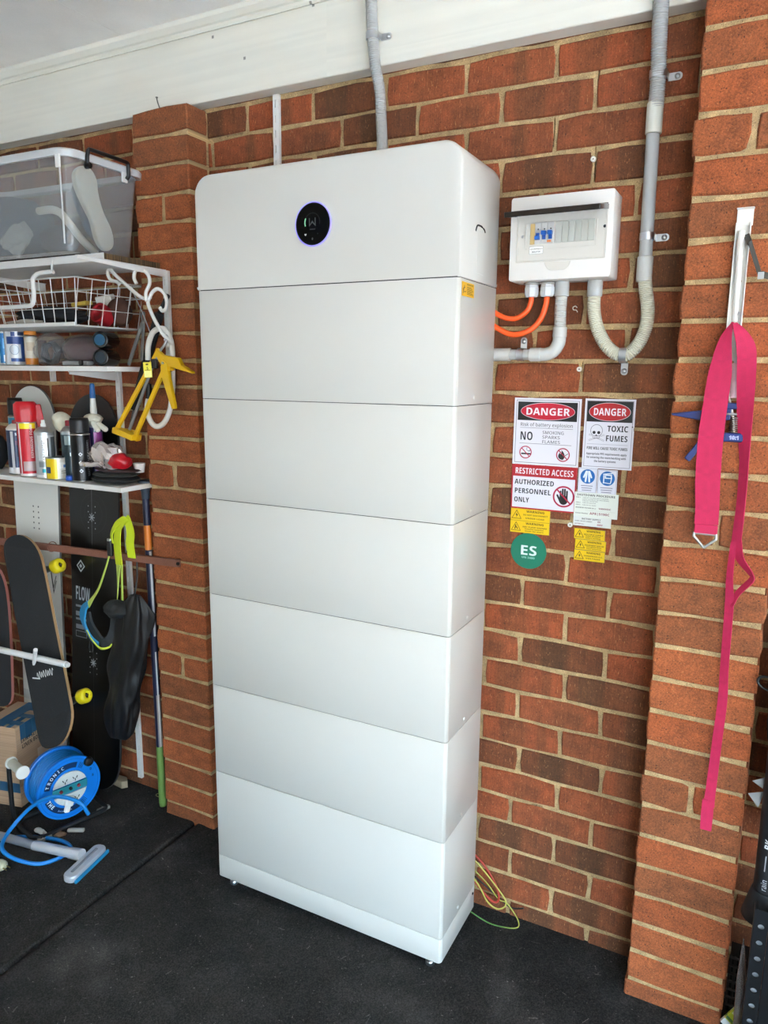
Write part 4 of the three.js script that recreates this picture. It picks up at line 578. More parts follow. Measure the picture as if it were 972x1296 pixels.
{
  const sole = (() => { const s = smoothShape([[0, -0.145], [0.028, -0.13], [0.04, -0.08], [0.03, -0.01], [0.034, 0.05], [0.046, 0.1], [0.032, 0.14], [0, 0.15], [-0.034, 0.135], [-0.046, 0.09], [-0.04, 0.03], [-0.03, -0.03], [-0.036, -0.09], [-0.026, -0.132]], 60); return ext(s, 0.02, 0.008); })();
  const t = thing('shoe', 'pale shoe sole pressed against the end of the clear tub', 'shoe', [-0.70, 2.122, 0.255]);
  sole.scale(0.84, 0.84, 0.7); part(t, 'sole', sole, M(0xece7da, 0.6)); part(t, 'upper', lump(0.034, 0.105, 0.03, 0.1, 3), M(0x4a5664, 0.85), [0, 0, -0.024]);
  const zz = V(0.985, -0.11, 0.05).normalize(), yy = V(0.1, 0.9, 0.43); yy.addScaledVector(zz, -yy.dot(zz)).normalize(); const xx = yy.clone().cross(zz); t.quaternion.setFromRotationMatrix(new THREE.Matrix4().makeBasis(xx, yy, zz)); t.position.set(-0.722, 2.132, 0.258);
  const t2 = thing('shoe', 'second shoe lying on the bottom of the clear tub showing its white edge', 'shoe', [-0.86, 2.04, 0.27]);
  part(t2, 'sole_edge', tube([[0.02, 0.082, 0.088], [0.08, 0.08, 0.092], [0.105, 0.07, 0.08], [0.105, 0.045, 0.05], [0.1, 0.005, 0.0], [0.098, -0.025, -0.05]], 0.0115, 60, 10), M(0xe8e3d6, 0.6)); part(t2, 'upper', lump(0.07, 0.045, 0.05, 0.12, 5), M(0x3a4450, 0.85), [0.02, 0.01, 0.02]);
  const t3 = thing('folded_cloth', 'slate blue cloth filling the clear tub', 'cloth', [-1.11, 2.105, 0.255]); part(t3, 'cloth', lump(0.165, 0.1, 0.115, 0.12, 9, 28, -0.1), M(0x56626f, 0.9));
  const t4 = thing('plastic_bag', 'crumpled clear plastic bag inside the tub near its front corner', 'bag', [-0.95, 2.05, 0.36]); part(t4, 'bag', lump(0.075, 0.05, 0.02, 0.5, 21, 30), P(0xf2f4f5, 0.15, { transmission: 0.6, thickness: 0 }));
}
{ // wire basket hung below the top shelf
  const wire = M(0xd7d7d3, 0.35, { metalness: 0.3 }), t = thing('wire_basket', 'white wire basket hanging under the top shelf', 'basket', [-1.0, 1.785, 0.19]);
  const w0 = 0.24, w1 = 0.275, zf = 0.13, zb = -0.13, h = 0.142, px = (x) => x, wires = [];
  for (let i = 0; i <= 10; i++) { const u = -1 + i / 5; wires.push(rod([u * w0, 0.004, zf - 0.005], [u * w1, h, zf + 0.02], 0.0014, 0.0014, 6)); wires.push(rod([u * w0, 0.004, zb], [u * w1, h, zb], 0.0014, 0.0014, 6)); }
  for (let i = 0; i <= 5; i++) { const z = zb + (zf - zb) * i / 5; wires.push(rod([w0, 0.004, z], [w1, h, z + 0.006 * i / 5], 0.0014, 0.0014, 6)); wires.push(rod([-w0, 0.004, z], [-w1, h, z], 0.0014, 0.0014, 6)); }
  for (const k of [0.35, 0.7, 1]) { const w = w0 + (w1 - w0) * k, y = 0.004 + (h - 0.004) * k, z = zf - 0.005 + 0.025 * k, r = k === 1 ? 0.0022 : 0.0014; wires.push(rod([-w, y, z], [w, y, z], r, r, 6), rod([w, y, zb], [w, y, z], r, r, 6), rod([-w, y, zb], [w, y, zb], r, r, 6), rod([-w, y, zb], [-w, y, z], r, r, 6)); }
  for (let i = 1; i < 10; i++) { const u = -1 + i / 5; wires.push(rod([u * w0, 0.004, zb], [u * w0, 0.004, zf], 0.0012, 0.0012, 6)); }
  part(t, 'wire_grid', merge(wires), wire); part(t, 'base_tray', rbox(0.49, 0.006, 0.27, 0.002, 0, 0, 0, 1), M(0xbfbfba, 0.5)); part(t, 'front_lip', rbox(0.49, 0.012, 0.006, 0.002, 0, 0.004, zf + 0.004, 1), whiteMetal);
  part(t, 'handle', (() => { const pts = [[-0.155, 0.155, 0.152], [-0.15, 0.125, 0.155], [-0.13, 0.075, 0.152], [-0.105, 0.062, 0.15], [0.04, 0.062, 0.15], [0.075, 0.068, 0.15], [0.088, 0.1, 0.152], [0.092, 0.14, 0.155], [0.115, 0.158, 0.152], [0.17, 0.163, 0.14]]; return tube(pts, 0.0072, 90, 10, 0.4); })(), whiteMetal);
  part(t, 'hanger_hook', tube([[0.168, 0.165, 0.14], [0.178, 0.168, 0.152], [0.182, 0.182, 0.152], [0.181, 0.196, 0.1495]], 0.0028, 30, 8), whiteMetal);
  const c1 = thing('folded_cloth', 'black cloth bundle lying in the wire basket', 'cloth', [-1.0, 1.822, 0.21]); part(c1, 'cloth', lump(0.17, 0.034, 0.075, 0.3, 31, 26), darkCloth);
  const c2 = thing('tape_roll', 'red roll at the right end of the wire basket', 'tape', [-0.83, 1.83, 0.145]); const rg = lathe([[0.016, -0.024], [0.033, -0.024], [0.034, -0.021], [0.034, 0.021], [0.033, 0.024], [0.016, 0.024], [0.016, -0.024]], 30); rg.rotateX(1.2); part(c2, 'roll', rg, M(0x9c1620, 0.5));
  const c3 = thing('paper_packet', 'pale folded packet at the back of the wire basket', 'packet', [-0.86, 1.875, 0.1]); part(c3, 'packet', rbox(0.06, 0.05, 0.03, 0.004, 0, 0, 0), M(0xcfcabf, 0.7), [0, 0, 0], [0.2, 0.3, 0.1]);
  const c4 = thing('glove', 'crumpled pale work glove on the wire basket floor', 'glove', [-1.03, 1.8, 0.285]); part(c4, 'glove', lump(0.09, 0.013, 0.022, 0.4, 41, 18), M(0xb9b4aa, 0.9));
  const c5 = thing('tool_pouch', 'dark brown tool pouch in the back of the wire basket', 'pouch', [-0.80, 1.84, 0.1]); part(c5, 'pouch', lump(0.05, 0.048, 0.035, 0.15, 43, 18), M(0x4a2c1e, 0.8));
  const c6 = thing('yellow_packet', 'small yellow packet beside the black cloth in the wire basket', 'packet', [-0.91, 1.868, 0.16]); part(c6, 'packet', rbox(0.06, 0.014, 0.04, 0.004), M(0xb89a3c, 0.6), [0, 0, 0], [0.1, 0.2, 0.1]);
}
// ---------------------------------------------------------------- cans, bottles and bags
function can(name, label, category, x, y, z, r, h, o) {
  const t = thing(name, label, category, [x, y, z], o.group); t.rotation.y = o.turn ?? 0.8;
  const m = o.draw ? M(0xffffff, o.rough ?? 0.3, { map: canvasTex(512, Math.round(512 * h / (2 * Math.PI * r)), (g, w, hh) => { g.fillStyle = o.color; g.fillRect(0, 0, w, hh); o.draw(g, w, hh); }), metalness: o.metal ?? 0.2 }) : M(o.color, o.rough ?? 0.3, { metalness: o.metal ?? 0.2 });
  const body = new THREE.CylinderGeometry(r, r, h - 0.006, 40, 1, true); body.rotateY(Math.PI); body.translate(0, h / 2, 0); part(t, 'label_wrap', body, m);
  const rimM = M(0xb8b8b4, 0.3, { metalness: 0.9 });
  part(t, 'bottom_rim', lathe([[0.0001, 0.0005], [r - 0.002, 0.0005], [r + 0.0006, 0.001], [r + 0.0006, 0.004], [r - 0.0002, 0.0045]], 36), rimM);
  if (o.shoulder) part(t, 'shoulder', lathe([[r, h - 0.005], [r + 0.0008, h - 0.002], [r - 0.002, h + 0.001], [r * 0.72, h + o.shoulder * 0.6], [r * 0.45, h + o.shoulder], [0.0001, h + o.shoulder]], 36), o.shoulderMat ?? rimM); else part(t, 'top_rim', lathe([[r, h - 0.005], [r + 0.0006, h - 0.002], [r - 0.001, h], [r - 0.003, h - 0.003], [0.0001, h - 0.003]], 36), rimM);
  const yb = h + (o.shoulder ?? 0) * (o.capOver ? 0 : 0.9);
  if (o.cap) { const [cr, ch, cc, top = 0.92] = o.cap; part(t, 'cap', lathe([[0.0001, yb], [cr, yb], [cr, yb + 0.001], [cr * 0.99, yb + ch * 0.8], [cr * top, yb + ch], [0.0001, yb + ch]], 32), M(cc, 0.45)); }
  if (o.nozzle) part(t, 'nozzle', lathe([[0.0001, yb], [0.009, yb], [0.009, yb + 0.012], [0.0065, yb + 0.014], [0.0065, yb + 0.026], [0.0001, yb + 0.026]], 18), M(o.nozzle, 0.5));
  return t;
}
const LX = 0.66;   // canvas share that faces the viewer
const bars = (g, w, h, list) => { for (const [x, y, ww, hh, c] of list) { g.fillStyle = c; g.fillRect(x * w, y * h, ww * w, hh * h); } };
// bottom shelf, y = 1.262
const S3 = 1.2622;
can('spray_can', 'black-topped blue can standing at the back against the white snowboard', 'spray can', -1.375, S3, 0.105, 0.028, 0.21, { color: '#2f7fa0', draw: (g, w, h) => bars(g, w, h, [[0, 0.3, 1, 0.35, '#3b93b5'], [0.55, 0.1, 0.2, 0.12, '#dfe9ee'], [0.5, 0.7, 0.3, 0.1, '#17384a']]), shoulder: 0.008, cap: [0.027, 0.062, 0x121316] });
can('spray_can', 'dark navy and white spray can beside the red can, front row', 'spray can', -1.30, S3, 0.165, 0.033, 0.172, { color: '#23304f', draw: (g, w, h) => { bars(g, w, h, [[0, 0.86, 1, 0.14, '#d6d6d8'], [0, 0, 1, 0.03, '#d6d6d8'], [0.42, 0.05, 0.05, 0.85, '#cfd2d8'], [0.8, 0.05, 0.03, 0.85, '#cfd2d8'], [0.5, 0.26, 0.2, 0.1, '#5c3350'], [0.52, 0.62, 0.18, 0.2, '#2f5a7a']]); txt(g, 'Surface', w * 0.5, h * 0.14, 34, { fill: '#c8cedd' }); txt(g, 'guard', w * 0.58, h * 0.5, 26, { fill: '#cfd6e2' }); }, shoulder: 0.016, shoulderMat: M(0xd9d2c4, 0.5), cap: [0.011, 0.014, 0x9a2a33] });
{
  const t = can('spray_can', 'tall red can with a yellow band and red cap', 'spray can', -1.205, S3, 0.188, 0.034, 0.2, { color: '#c01f2c', draw: (g, w, h) => { bars(g, w, h, [[0, 0, 1, 0.1, '#c01f2c'], [0.36, 0, 0.34, 0.11, '#f0d21c'], [0.36, 0, 0.03, 1, '#e9e2e2'], [0.67, 0, 0.03, 1, '#e9e2e2'], [0.42, 0.72, 0.22, 0.18, '#b7a2a0'], [0, 0.95, 1, 0.05, '#e6dede']]); g.save(); g.translate(w * 0.6, h * 0.66); g.rotate(-Math.PI / 2); txt(g, 'EXPANDING FOAM', 0, 0, 34, { fill: '#f3d9d9' }); g.restore(); }, rough: 0.35, metal: 0.05, shoulder: 0.004 });
  part(t, 'cap', loft([[0.2, 0.074, 0.07, 0.03], [0.235, 0.08, 0.074, 0.03], [0.262, 0.078, 0.07, 0.03], [0.272, 0.06, 0.056, 0.026]], true, true), M(0xbe1420, 0.35));
  part(t, 'trigger', bar([0.04, 0.262, 0.01], [0.052, 0.175, 0.015], 0.026, 0.012, [0, 0, 1], 0.004), M(0xb3121e, 0.4));
}
can('spray_can', 'silver spray can with a white nozzle, front row', 'spray can', -1.118, S3, 0.186, 0.0335, 0.168, { color: '#b9bcbd', draw: (g, w, h) => { bars(g, w, h, [[0.4, 0.06, 0.4, 0.55, '#dfe2e3'], [0.62, 0.1, 0.2, 0.5, '#6d7376'], [0.4, 0.64, 0.5, 0.12, '#8a9092'], [0.45, 0.8, 0.3, 0.08, '#2f8f97'], [0, 0.93, 1, 0.07, '#e5e5e3']]); g.save(); g.translate(w * 0.52, h * 0.6); g.rotate(-Math.PI / 2); txt(g, 'UNDERCOAT', 0, 0, 30, { fill: '#22272a' }); g.restore(); bars(g, w, h, [[0.56, 0.12, 0.02, 0.4, '#23282b']]); }, metal: 0.5, shoulder: 0.016, nozzle: 0xe9e7e2 });
can('paint_tin', 'small yellow and cream paint tin at the front shelf edge', 'tin', -1.062, S3, 0.186, 0.036, 0.08, { color: '#cfcabc', draw: (g, w, h) => bars(g, w, h, [[0.3, 0, 0.22, 1, '#e3bf12'], [0.32, 0.42, 0.1, 0.3, '#24406e'], [0.56, 0.2, 0.3, 0.3, '#e6e3da'], [0.62, 0.32, 0.16, 0.14, '#3b6ca3'], [0.58, 0.6, 0.24, 0.05, '#8a8778'], [0.58, 0.7, 0.2, 0.04, '#8a8778'], [0.9, 0.1, 0.1, 0.8, '#8a8a7c']]), metal: 0.1 });
{ const t = thing('foam_ball', 'creamy yellowed foam lump among the cans', 'foam lump', [-1.097, 1.46, 0.12]); part(t, 'lump', (() => { const g = lump(0.043, 0.036, 0.034, 0.16, 61, 20); g.rotateZ(-0.5); return g; })(), M(0xd8d2bb, 0.75)); part(t, 'stem', rod([0.01, -0.19, -0.01], [0.012, -0.02, -0.005], 0.012, 0.018), M(0x8b8672, 0.7)); }
can('spray_can', 'grey and teal spray can with a dark red cap, second row', 'spray can', -1.03, S3, 0.145, 0.0325, 0.172, { color: '#23343a', draw: (g, w, h) => { bars(g, w, h, [[0, 0, 1, 0.06, '#aab0b0'], [0.4, 0.08, 0.2, 0.2, '#93a3a5'], [0.5, 0.34, 0.3, 0.05, '#c9d2d2'], [0.72, 0.1, 0.06, 0.85, '#8fb5c8']]); txt(g, 'PRIME', w * 0.48, h * 0.52, 46, { fill: '#dbe4e4' }); }, metal: 0.35, shoulder: 0.018, cap: [0.015, 0.02, 0x9b1c2a] });
can('spray_can', 'slim bright blue can with a yellow patch, second row', 'spray can', -1.0, S3, 0.096, 0.022, 0.168, { color: '#2f86b8', draw: (g, w, h) => bars(g, w, h, [[0, 0.38, 1, 0.16, '#b9a53e'], [0.5, 0.1, 0.3, 0.2, '#67b1d6'], [0, 0.86, 1, 0.14, '#b6c0c6'], [0.52, 0.62, 0.3, 0.14, '#1c4f74']]), metal: 0.25, shoulder: 0.01 });
can('spray_can', 'black spray can with small white diamonds', 'spray can', -0.945, S3, 0.175, 0.033, 0.168, { color: '#0d0e10', draw: (g, w, h) => { for (const y of [0.42, 0.6, 0.78]) { g.fillStyle = '#b9bcc0'; g.save(); g.translate(w * 0.5, h * y); g.rotate(Math.PI / 4); g.fillRect(-13, -13, 26, 26); g.fillStyle = '#2a2c2e'; g.fillRect(-6, -6, 12, 12); g.restore(); } g.save(); g.translate(w * 0.66, h * 0.9); g.rotate(-Math.PI / 2); txt(g, 'MATT BLACK ENAMEL', 0, 0, 34, { fill: '#7d8084', w: h * 0.8 }); g.restore(); }, shoulder: 0.004, cap: [0.0325, 0.05, 0x141517] });
{
  const t = can('caulk_cartridge', 'purple and navy caulk cartridge with a blue-tipped nozzle', 'cartridge', -0.95, S3, 0.105, 0.026, 0.19, { color: '#1d1c46', draw: (g, w, h) => { bars(g, w, h, [[0.48, 0.1, 0.2, 0.28, '#8e3a7e'], [0.5, 0.66, 0.18, 0.2, '#7e3474'], [0.74, 0.02, 0.03, 0.96, '#7d7fa0']]); ell(g, w * 0.58, h * 0.52, 30, 26, '#34356e', '#8890b8', 4); txt(g, 'FLEX', w * 0.49, h * 0.09, 36, { fill: '#ccd0e4' }); }, metal: 0.05, shoulder: 0.004 });
  part(t, 'nozzle', lathe([[0.0001, 0.19], [0.02, 0.192], [0.012, 0.2], [0.0115, 0.25], [0.0085, 0.3], [0.0001, 0.3]], 24), M(0xd9d9d2, 0.5)); part(t, 'nozzle_cap', lathe([[0.0001, 0.288], [0.0105, 0.288], [0.0085, 0.335], [0.006, 0.34], [0.0001, 0.34]], 24), M(0x1d5c9a, 0.4), undefined, undefined, 'blue nozzle cap');
  const g = thing('rubber_glove', 'cream rubber glove draped over the purple cartridge', 'glove', [-0.95, 1.475, 0.108]), lat = M(0xdcd8c6, 0.6);
  part(g, 'glove', (() => { const b = [lump(0.036, 0.022, 0.034, 0.22, 71, 22)]; for (const [dx, dy, dz, L, az] of [[-0.03, -0.01, 0.01, 0.03, 0.5], [0.036, -0.016, 0.008, 0.034, -1.1], [-0.022, -0.022, 0.026, 0.05, 0.06], [-0.042, 0.0, -0.004, 0.026, 1.0], [0.028, -0.012, 0.024, 0.028, -0.7]]) { const q = new THREE.CapsuleGeometry(0.0095, L, 6, 12); q.translate(0, -L / 2, 0); q.rotateZ(-az); q.translate(dx, dy, dz); b.push(q); } return merge(b); })(), lat);
}
{ const t = thing('plastic_stopper', 'loose blue plastic cap on the front shelf edge', 'cap', [-0.985, S3, 0.198]); const g = lathe([[0.0001, 0.001], [0.012, 0.001], [0.0125, 0.016], [0.0105, 0.019], [0.0001, 0.0195]], 26); part(t, 'cap', g, M(0x2a55b0, 0.35)); part(t, 'ridge_ring', new THREE.TorusGeometry(0.0125, 0.0012, 6, 30), M(0x244a9a, 0.4), [0, 0.004, 0], [Math.PI / 2, 0, 0]); }
{
  const t = thing('folded_bag', 'folded black cloth bag lying flat at the right of the bottom shelf', 'bag', [-0.815, S3, 0.142]);
  part(t, 'layer', (() => { const g = lump(0.1, 0.014, 0.07, 0.14, 81, 24, -0.9); g.translate(0, 0.013, 0); return g; })(), M(0x191a1a, 0.85)); part(t, 'layer', (() => { const g = lump(0.096, 0.012, 0.066, 0.16, 83, 24); g.translate(-0.003, 0.031, -0.003); return g; })(), M(0x2b2b26, 0.85)); part(t, 'layer', (() => { const g = lump(0.1, 0.009, 0.06, 0.18, 84, 24); g.translate(0.006, 0.046, -0.006); return g; })(), M(0x3a2626, 0.85));
  const f = thing('foil_packet', 'crumpled silvery plastic packet with red print on the folded bag', 'packet', [-0.826, 1.318, 0.158]), foil = P(0xe6dcd8, 0.2, { metalness: 0.7, bumpMap: tex(256, 256, (x, y) => { const v = 128 + 220 * (Math.abs(fbm(x / 50, y / 50, 91, 3) - 0.5)) - 60; return [v, v, v]; }, false), bumpScale: 0.02 });
  part(f, 'packet', (() => { let g = lump(0.078, 0.056, 0.044, 0.5, 93, 9, -0.035); g = g.toNonIndexed(); g.computeVertexNormals(); g.rotateZ(-0.25); g.translate(-0.015, 0.034, 0.0); return g; })(), foil);
  part(f, 'tube_roll', tube([[-0.085, 0.008, 0.045], [-0.03, 0.012, 0.055], [0.025, 0.02, 0.058]], 0.0095, 30, 12), foil); part(f, 'red_fold', (() => { const g = lump(0.045, 0.03, 0.04, 0.25, 95, 20, -0.03); g.translate(0.055, 0.024, 0.005); return g; })(), M(0xb01420, 0.35), undefined, undefined, 'red printed fold');
  const c = thing('white_cup', 'small white cup tucked beside the brick pillar on the bottom shelf', 'cup', [-0.735, 1.30, 0.11]); part(c, 'cup', lathe([[0.0001, 0], [0.016, 0], [0.021, 0.032], [0.019, 0.032], [0.0145, 0.003], [0.0001, 0.003]], 26), M(0xd4cfc9, 0.5));
  const b = thing('dark_bag', 'dark bag at the far left end of the bottom shelf', 'bag', [-1.51, S3, 0.13]); part(b, 'bag', (() => { const g = lump(0.085, 0.085, 0.06, 0.15, 97, 22, -0.07); g.translate(0, 0.07, 0); return g; })(), darkCloth);
}
// middle shelf, y = 1.6605
const S2 = 1.6608;
can('spray_can', 'blue and white can at the left of the middle shelf', 'can', -1.325, S2, 0.165, 0.027, 0.124, { color: '#1f78b4', draw: (g, w, h) => bars(g, w, h, [[0.36, 0, 0.06, 1, '#e6e8ea'], [0.5, 0.2, 0.2, 0.3, '#63b2e0'], [0.5, 0.7, 0.12, 0.2, '#e3eaef'], [0, 0, 1, 0.04, '#dfe2e4'], [0, 0.94, 1, 0.06, '#d5d9dc']]), metal: 0.1 });
can('spray_can', 'white can with dark blue print, second on the middle shelf', 'can', -1.255, S2, 0.17, 0.036, 0.124, { color: '#d7dade', draw: (g, w, h) => { bars(g, w, h, [[0.38, 0.16, 0.28, 0.22, '#29427e'], [0.6, 0.3, 0.1, 0.6, '#2b4a86'], [0.44, 0.8, 0.22, 0.1, '#2f4f8c'], [0.46, 0.02, 0.06, 0.13, '#29427e'], [0.56, 0.02, 0.1, 0.1, '#2a3c60']]); ell(g, w * 0.5, h * 0.55, 34, 40, '#c3cdd6', '#7f92a8', 4); }, metal: 0.1 });
can('bottle', 'bottle with orange cap and label on the middle shelf', 'bottle', -1.178, S2, 0.165, 0.022, 0.105, { color: '#d9d0be', draw: (g, w, h) => bars(g, w, h, [[0, 0.76, 1, 0.24, '#d9822a'], [0.4, 0.2, 0.2, 0.3, '#c9b79c']]), metal: 0, shoulder: 0.004, cap: [0.021, 0.02, 0xd8862c] });
can('paint_tin', 'plain silver tin at the far left of the middle shelf', 'tin', -1.405, S2, 0.17, 0.036, 0.11, { color: '#9a9c9a', metal: 0.6 });
{
  const film = P(0xf2f2f2, 0.08, { transmission: 0.92, thickness: 0, bumpMap: tex(256, 256, (x, y) => { const v = 128 + 240 * Math.abs(fbm(x / 40, y / 40, 301, 3) - 0.5) - 60; return [v, v, v]; }, false), bumpScale: 0.01 });
  const t = thing('cable_bag', 'clear plastic bag holding a coil of grey cable on the middle shelf', 'bag', [-1.075, S2, 0.165]);
  part(t, 'bag', (() => { const g = lump(0.078, 0.058, 0.05, 0.22, 101, 26, -0.055); g.translate(0, 0.056, 0); return g; })(), film);
  const co = []; for (let i = 0; i <= 160; i++) { const a = i / 160 * Math.PI * 2 * 5, r = 0.034 + 0.003 * Math.sin(i); co.push([r * Math.cos(a), 0.045 + r * Math.sin(a), -0.015 + 0.03 * i / 160]); } part(t, 'cable_coil', tube(co, 0.0035, 320, 8), M(0x4a4e54, 0.5));
  const b = thing('wrapped_pack', 'dark red-brown pack in clear wrap on the middle shelf', 'pack', [-0.915, S2, 0.155]); part(b, 'pack', (() => { const g = lump(0.1, 0.05, 0.048, 0.12, 103, 24, -0.045); g.translate(0, 0.05, 0); return g; })(), M(0x4a1c22, 0.5)); part(b, 'wrap', (() => { const g = lump(0.106, 0.055, 0.054, 0.14, 103, 24, -0.05); g.translate(0, 0.051, 0); return g; })(), film);
  const s = thing('drill_bit_case', 'flat grey and black case lying before the red-brown pack', 'case', [-0.875, S2, 0.222]); part(s, 'case', rbox(0.12, 0.016, 0.03, 0.004, 0, 0.009, 0), M(0x7a7a78, 0.45)); part(s, 'latch', rod([0.035, 0.01, 0.012], [0.035, 0.01, 0.02], 0.009), blackPlastic);
  for (const [x, y, z, l] of [[-0.765, S2, 0.165, 'black bottle lying on the middle shelf with its dark base showing, lower of two'], [-0.765, S2 + 0.056, 0.163, 'black bottle with a blue-green base stacked on the lower black bottle']]) { const q = thing('black_bottle', l, 'bottle', [x, y, z]); const g = lathe([[0.0001, 0.0], [0.024, 0], [0.0275, 0.004], [0.0275, 0.08], [0.014, 0.1], [0.012, 0.115], [0.0001, 0.115]], 30); g.rotateX(-Math.PI / 2); g.rotateY(0.35); g.translate(0, 0.028, 0.06); part(q, 'body', g, P(0x0e1114, 0.25, { clearcoat: 0.6 })); const e = new THREE.CircleGeometry(0.019, 24); part(q, 'base_disc', lathe([[0.0001, 0.001], [0.017, 0.001], [0.0185, 0]], 24).rotateX(Math.PI / 2).rotateY(0.35).translate(0, 0.028, 0.0602), M(y > S2 + 0.01 ? 0x1c4a66 : 0x22303a, 0.35)); }
}
// ---------------------------------------------------------------- hooks, hose ring, yellow caulking gun, tongs, umbrella
{
  const hk = M(0xdfddd8, 0.4);
  const a = thing('hook', 'long white plastic hook hanging from the shelf bracket, upper end curled', 'hook', [-0.575, 1.96, 0.2]);
  part(a, 'hook', tube([[-0.112, -0.042, 0], [-0.124, -0.034, 0], [-0.148, -0.028, 0.0], [-0.16, -0.012, 0], [-0.158, 0.002, 0], [-0.145, 0.003, 0], [-0.13, -0.01, 0.002], [-0.08, -0.045, 0.004], [-0.03, -0.08, 0.002], [-0.005, -0.09, 0], [0.016, -0.086, -0.004]], 0.0058, 90, 10), hk);
  const b = thing('hook', 'white plastic hook with a round bend over the shelf bracket', 'hook', [-0.575, 1.96, 0.2]);
  part(b, 'hook', tube([[-0.035, -0.044, 0.003], [-0.044, -0.026, 0.003], [-0.036, -0.005, 0.003], [-0.014, -0.001, 0.003], [0.012, -0.018, 0], [0.018, -0.045, 0], [0.006, -0.074, 0.006], [0.01, -0.1, 0.008]], 0.0058, 70, 10), hk);
  const c = thing('hook', 'long white plastic hook carrying the hose ring, lowest of the chain', 'hook', [-0.575, 1.96, 0.2]);
  part(c, 'hook', tube([[0.044, -0.118, -0.012], [0.052, -0.128, -0.014], [0.065, -0.122, -0.016], [0.07, -0.1, -0.016], [0.062, -0.075, -0.014], [0.042, -0.062, -0.01], [0.024, -0.07, -0.006], [0.012, -0.092, 0.0], [0.008, -0.108, 0.0], [0.028, -0.15, 0.0], [0.055, -0.2, -0.01], [0.066, -0.222, -0.03], [0.05, -0.236, -0.045], [0.036, -0.228, -0.045], [0.03, -0.212, -0.045]], 0.0058, 120, 10), hk);
  const h = thing('hose_ring', 'white rubber hose bent into a long loop with black ends', 'hose', [-0.558, 1.63, 0.158]);
  part(h, 'hose', tube([[-0.07, -0.07, 0], [-0.078, -0.1, 0], [-0.068, -0.138, 0.003], [-0.038, -0.162, 0.006], [-0.002, -0.15, 0.006], [0.026, -0.105, 0.004], [0.036, -0.04, 0.0], [0.042, 0.04, 0.0], [0.042, 0.105, 0.002], [0.028, 0.142, 0.008], [0.004, 0.15, 0.012], [-0.028, 0.135, 0.012], [-0.052, 0.095, 0.008], [-0.06, 0.05, 0.004]], 0.0088, 140, 12), M(0xd9d5cb, 0.55));
  part(h, 'end_sleeve', tube([[-0.06, 0.052, 0.004], [-0.063, 0.02, 0.003], [-0.064, 0.0, 0.003]], 0.0096, 20, 12), blackPlastic); part(h, 'end_sleeve', tube([[-0.0695, -0.072, 0], [-0.066, -0.045, 0.001], [-0.066, -0.025, 0.002]], 0.0096, 20, 12), blackPlastic, undefined, undefined, 'black end sleeve'); part(h, 'side_stub', rod([-0.068, -0.03, 0.002], [-0.092, -0.022, 0.002], 0.009), blackPlastic);
  const yl = M(0xd9a80c, 0.4), g = thing('caulking_gun', 'yellow caulking gun hanging by its rod from a white hook', 'caulking gun', [-0.597, 1.6, 0.182]);
  part(g, 'rail', bar([0.05, 0.115, 0], [-0.15, -0.147, 0.008], 0.013, 0.01), yl); part(g, 'rail', bar([0.076, 0.06, 0.004], [-0.062, -0.165, 0.012], 0.013, 0.01), yl);
  part(g, 'end_cup', (() => { const d = V(-0.2, -0.262, 0.008).normalize(), x = V(0.088, -0.018, 0.004).normalize(), s = new THREE.Shape(); s.absarc(0, 0, 0.05, -Math.PI, 0, false); s.lineTo(0.042, 0); s.absarc(0, 0, 0.042, 0, -Math.PI, true); const q = ext(s, 0.02, 0.001); q.rotateX(Math.PI); const yv = x.clone().cross(d).normalize(), zv = x.clone().cross(yv); q.applyMatrix4(new THREE.Matrix4().makeBasis(x, yv, zv)); q.translate(-0.106, -0.152, 0.008); return q; })(), yl);
  part(g, 'end_plate', bar([-0.152, -0.148, 0.01], [-0.06, -0.17, 0.014], 0.02, 0.034, [0, 0, 1], 0.003), yl);
  part(g, 'piston_rod', rod([-0.095, -0.145, 0.004], [0.012, 0.045, 0.004], 0.0052), M(0x8f8f8c, 0.4, { metalness: 0.5 })); part(g, 'rod_hook', tube([[0.012, 0.045, 0.004], [0.05, 0.105, 0.0], [0.068, 0.128, -0.004], [0.076, 0.15, -0.01], [0.07, 0.165, -0.016]], 0.0045, 40, 10), M(0xa9a9a6, 0.35, { metalness: 0.7 }));
  part(g, 'head_plate', ext(shapeOf([[0.046, 0.118], [0.066, 0.1], [0.096, 0.078], [0.108, 0.05], [0.082, 0.042], [0.06, 0.07], [0.04, 0.1]]), 0.012, 0.0015), yl, [0, 0, -0.003]);
  part(g, 'handle', ext(shapeOf([[0.07, 0.098], [0.105, 0.092], [0.135, 0.088], [0.148, 0.066], [0.19, 0.046], [0.19, 0.041], [0.146, 0.05], [0.112, 0.058], [0.082, 0.066]]), 0.014, 0.002), yl, [0, 0, -0.004]);
  part(g, 'trigger', ext(shapeOf([[0.076, 0.082], [0.094, 0.07], [0.1, 0.02], [0.118, -0.06], [0.117, -0.07], [0.106, -0.071], [0.094, -0.042], [0.068, 0.03], [0.066, 0.06]]), 0.01, 0.002), yl, [0, 0, 0.004]);
  part(g, 'pawl', rbox(0.022, 0.03, 0.012, 0.003, 0.03, 0.07, 0.004), M(0x3a3a3c, 0.4, { metalness: 0.6 })); part(g, 'rivet', rod([0.079, 0.072, -0.006], [0.079, 0.072, 0.02], 0.004), steel);
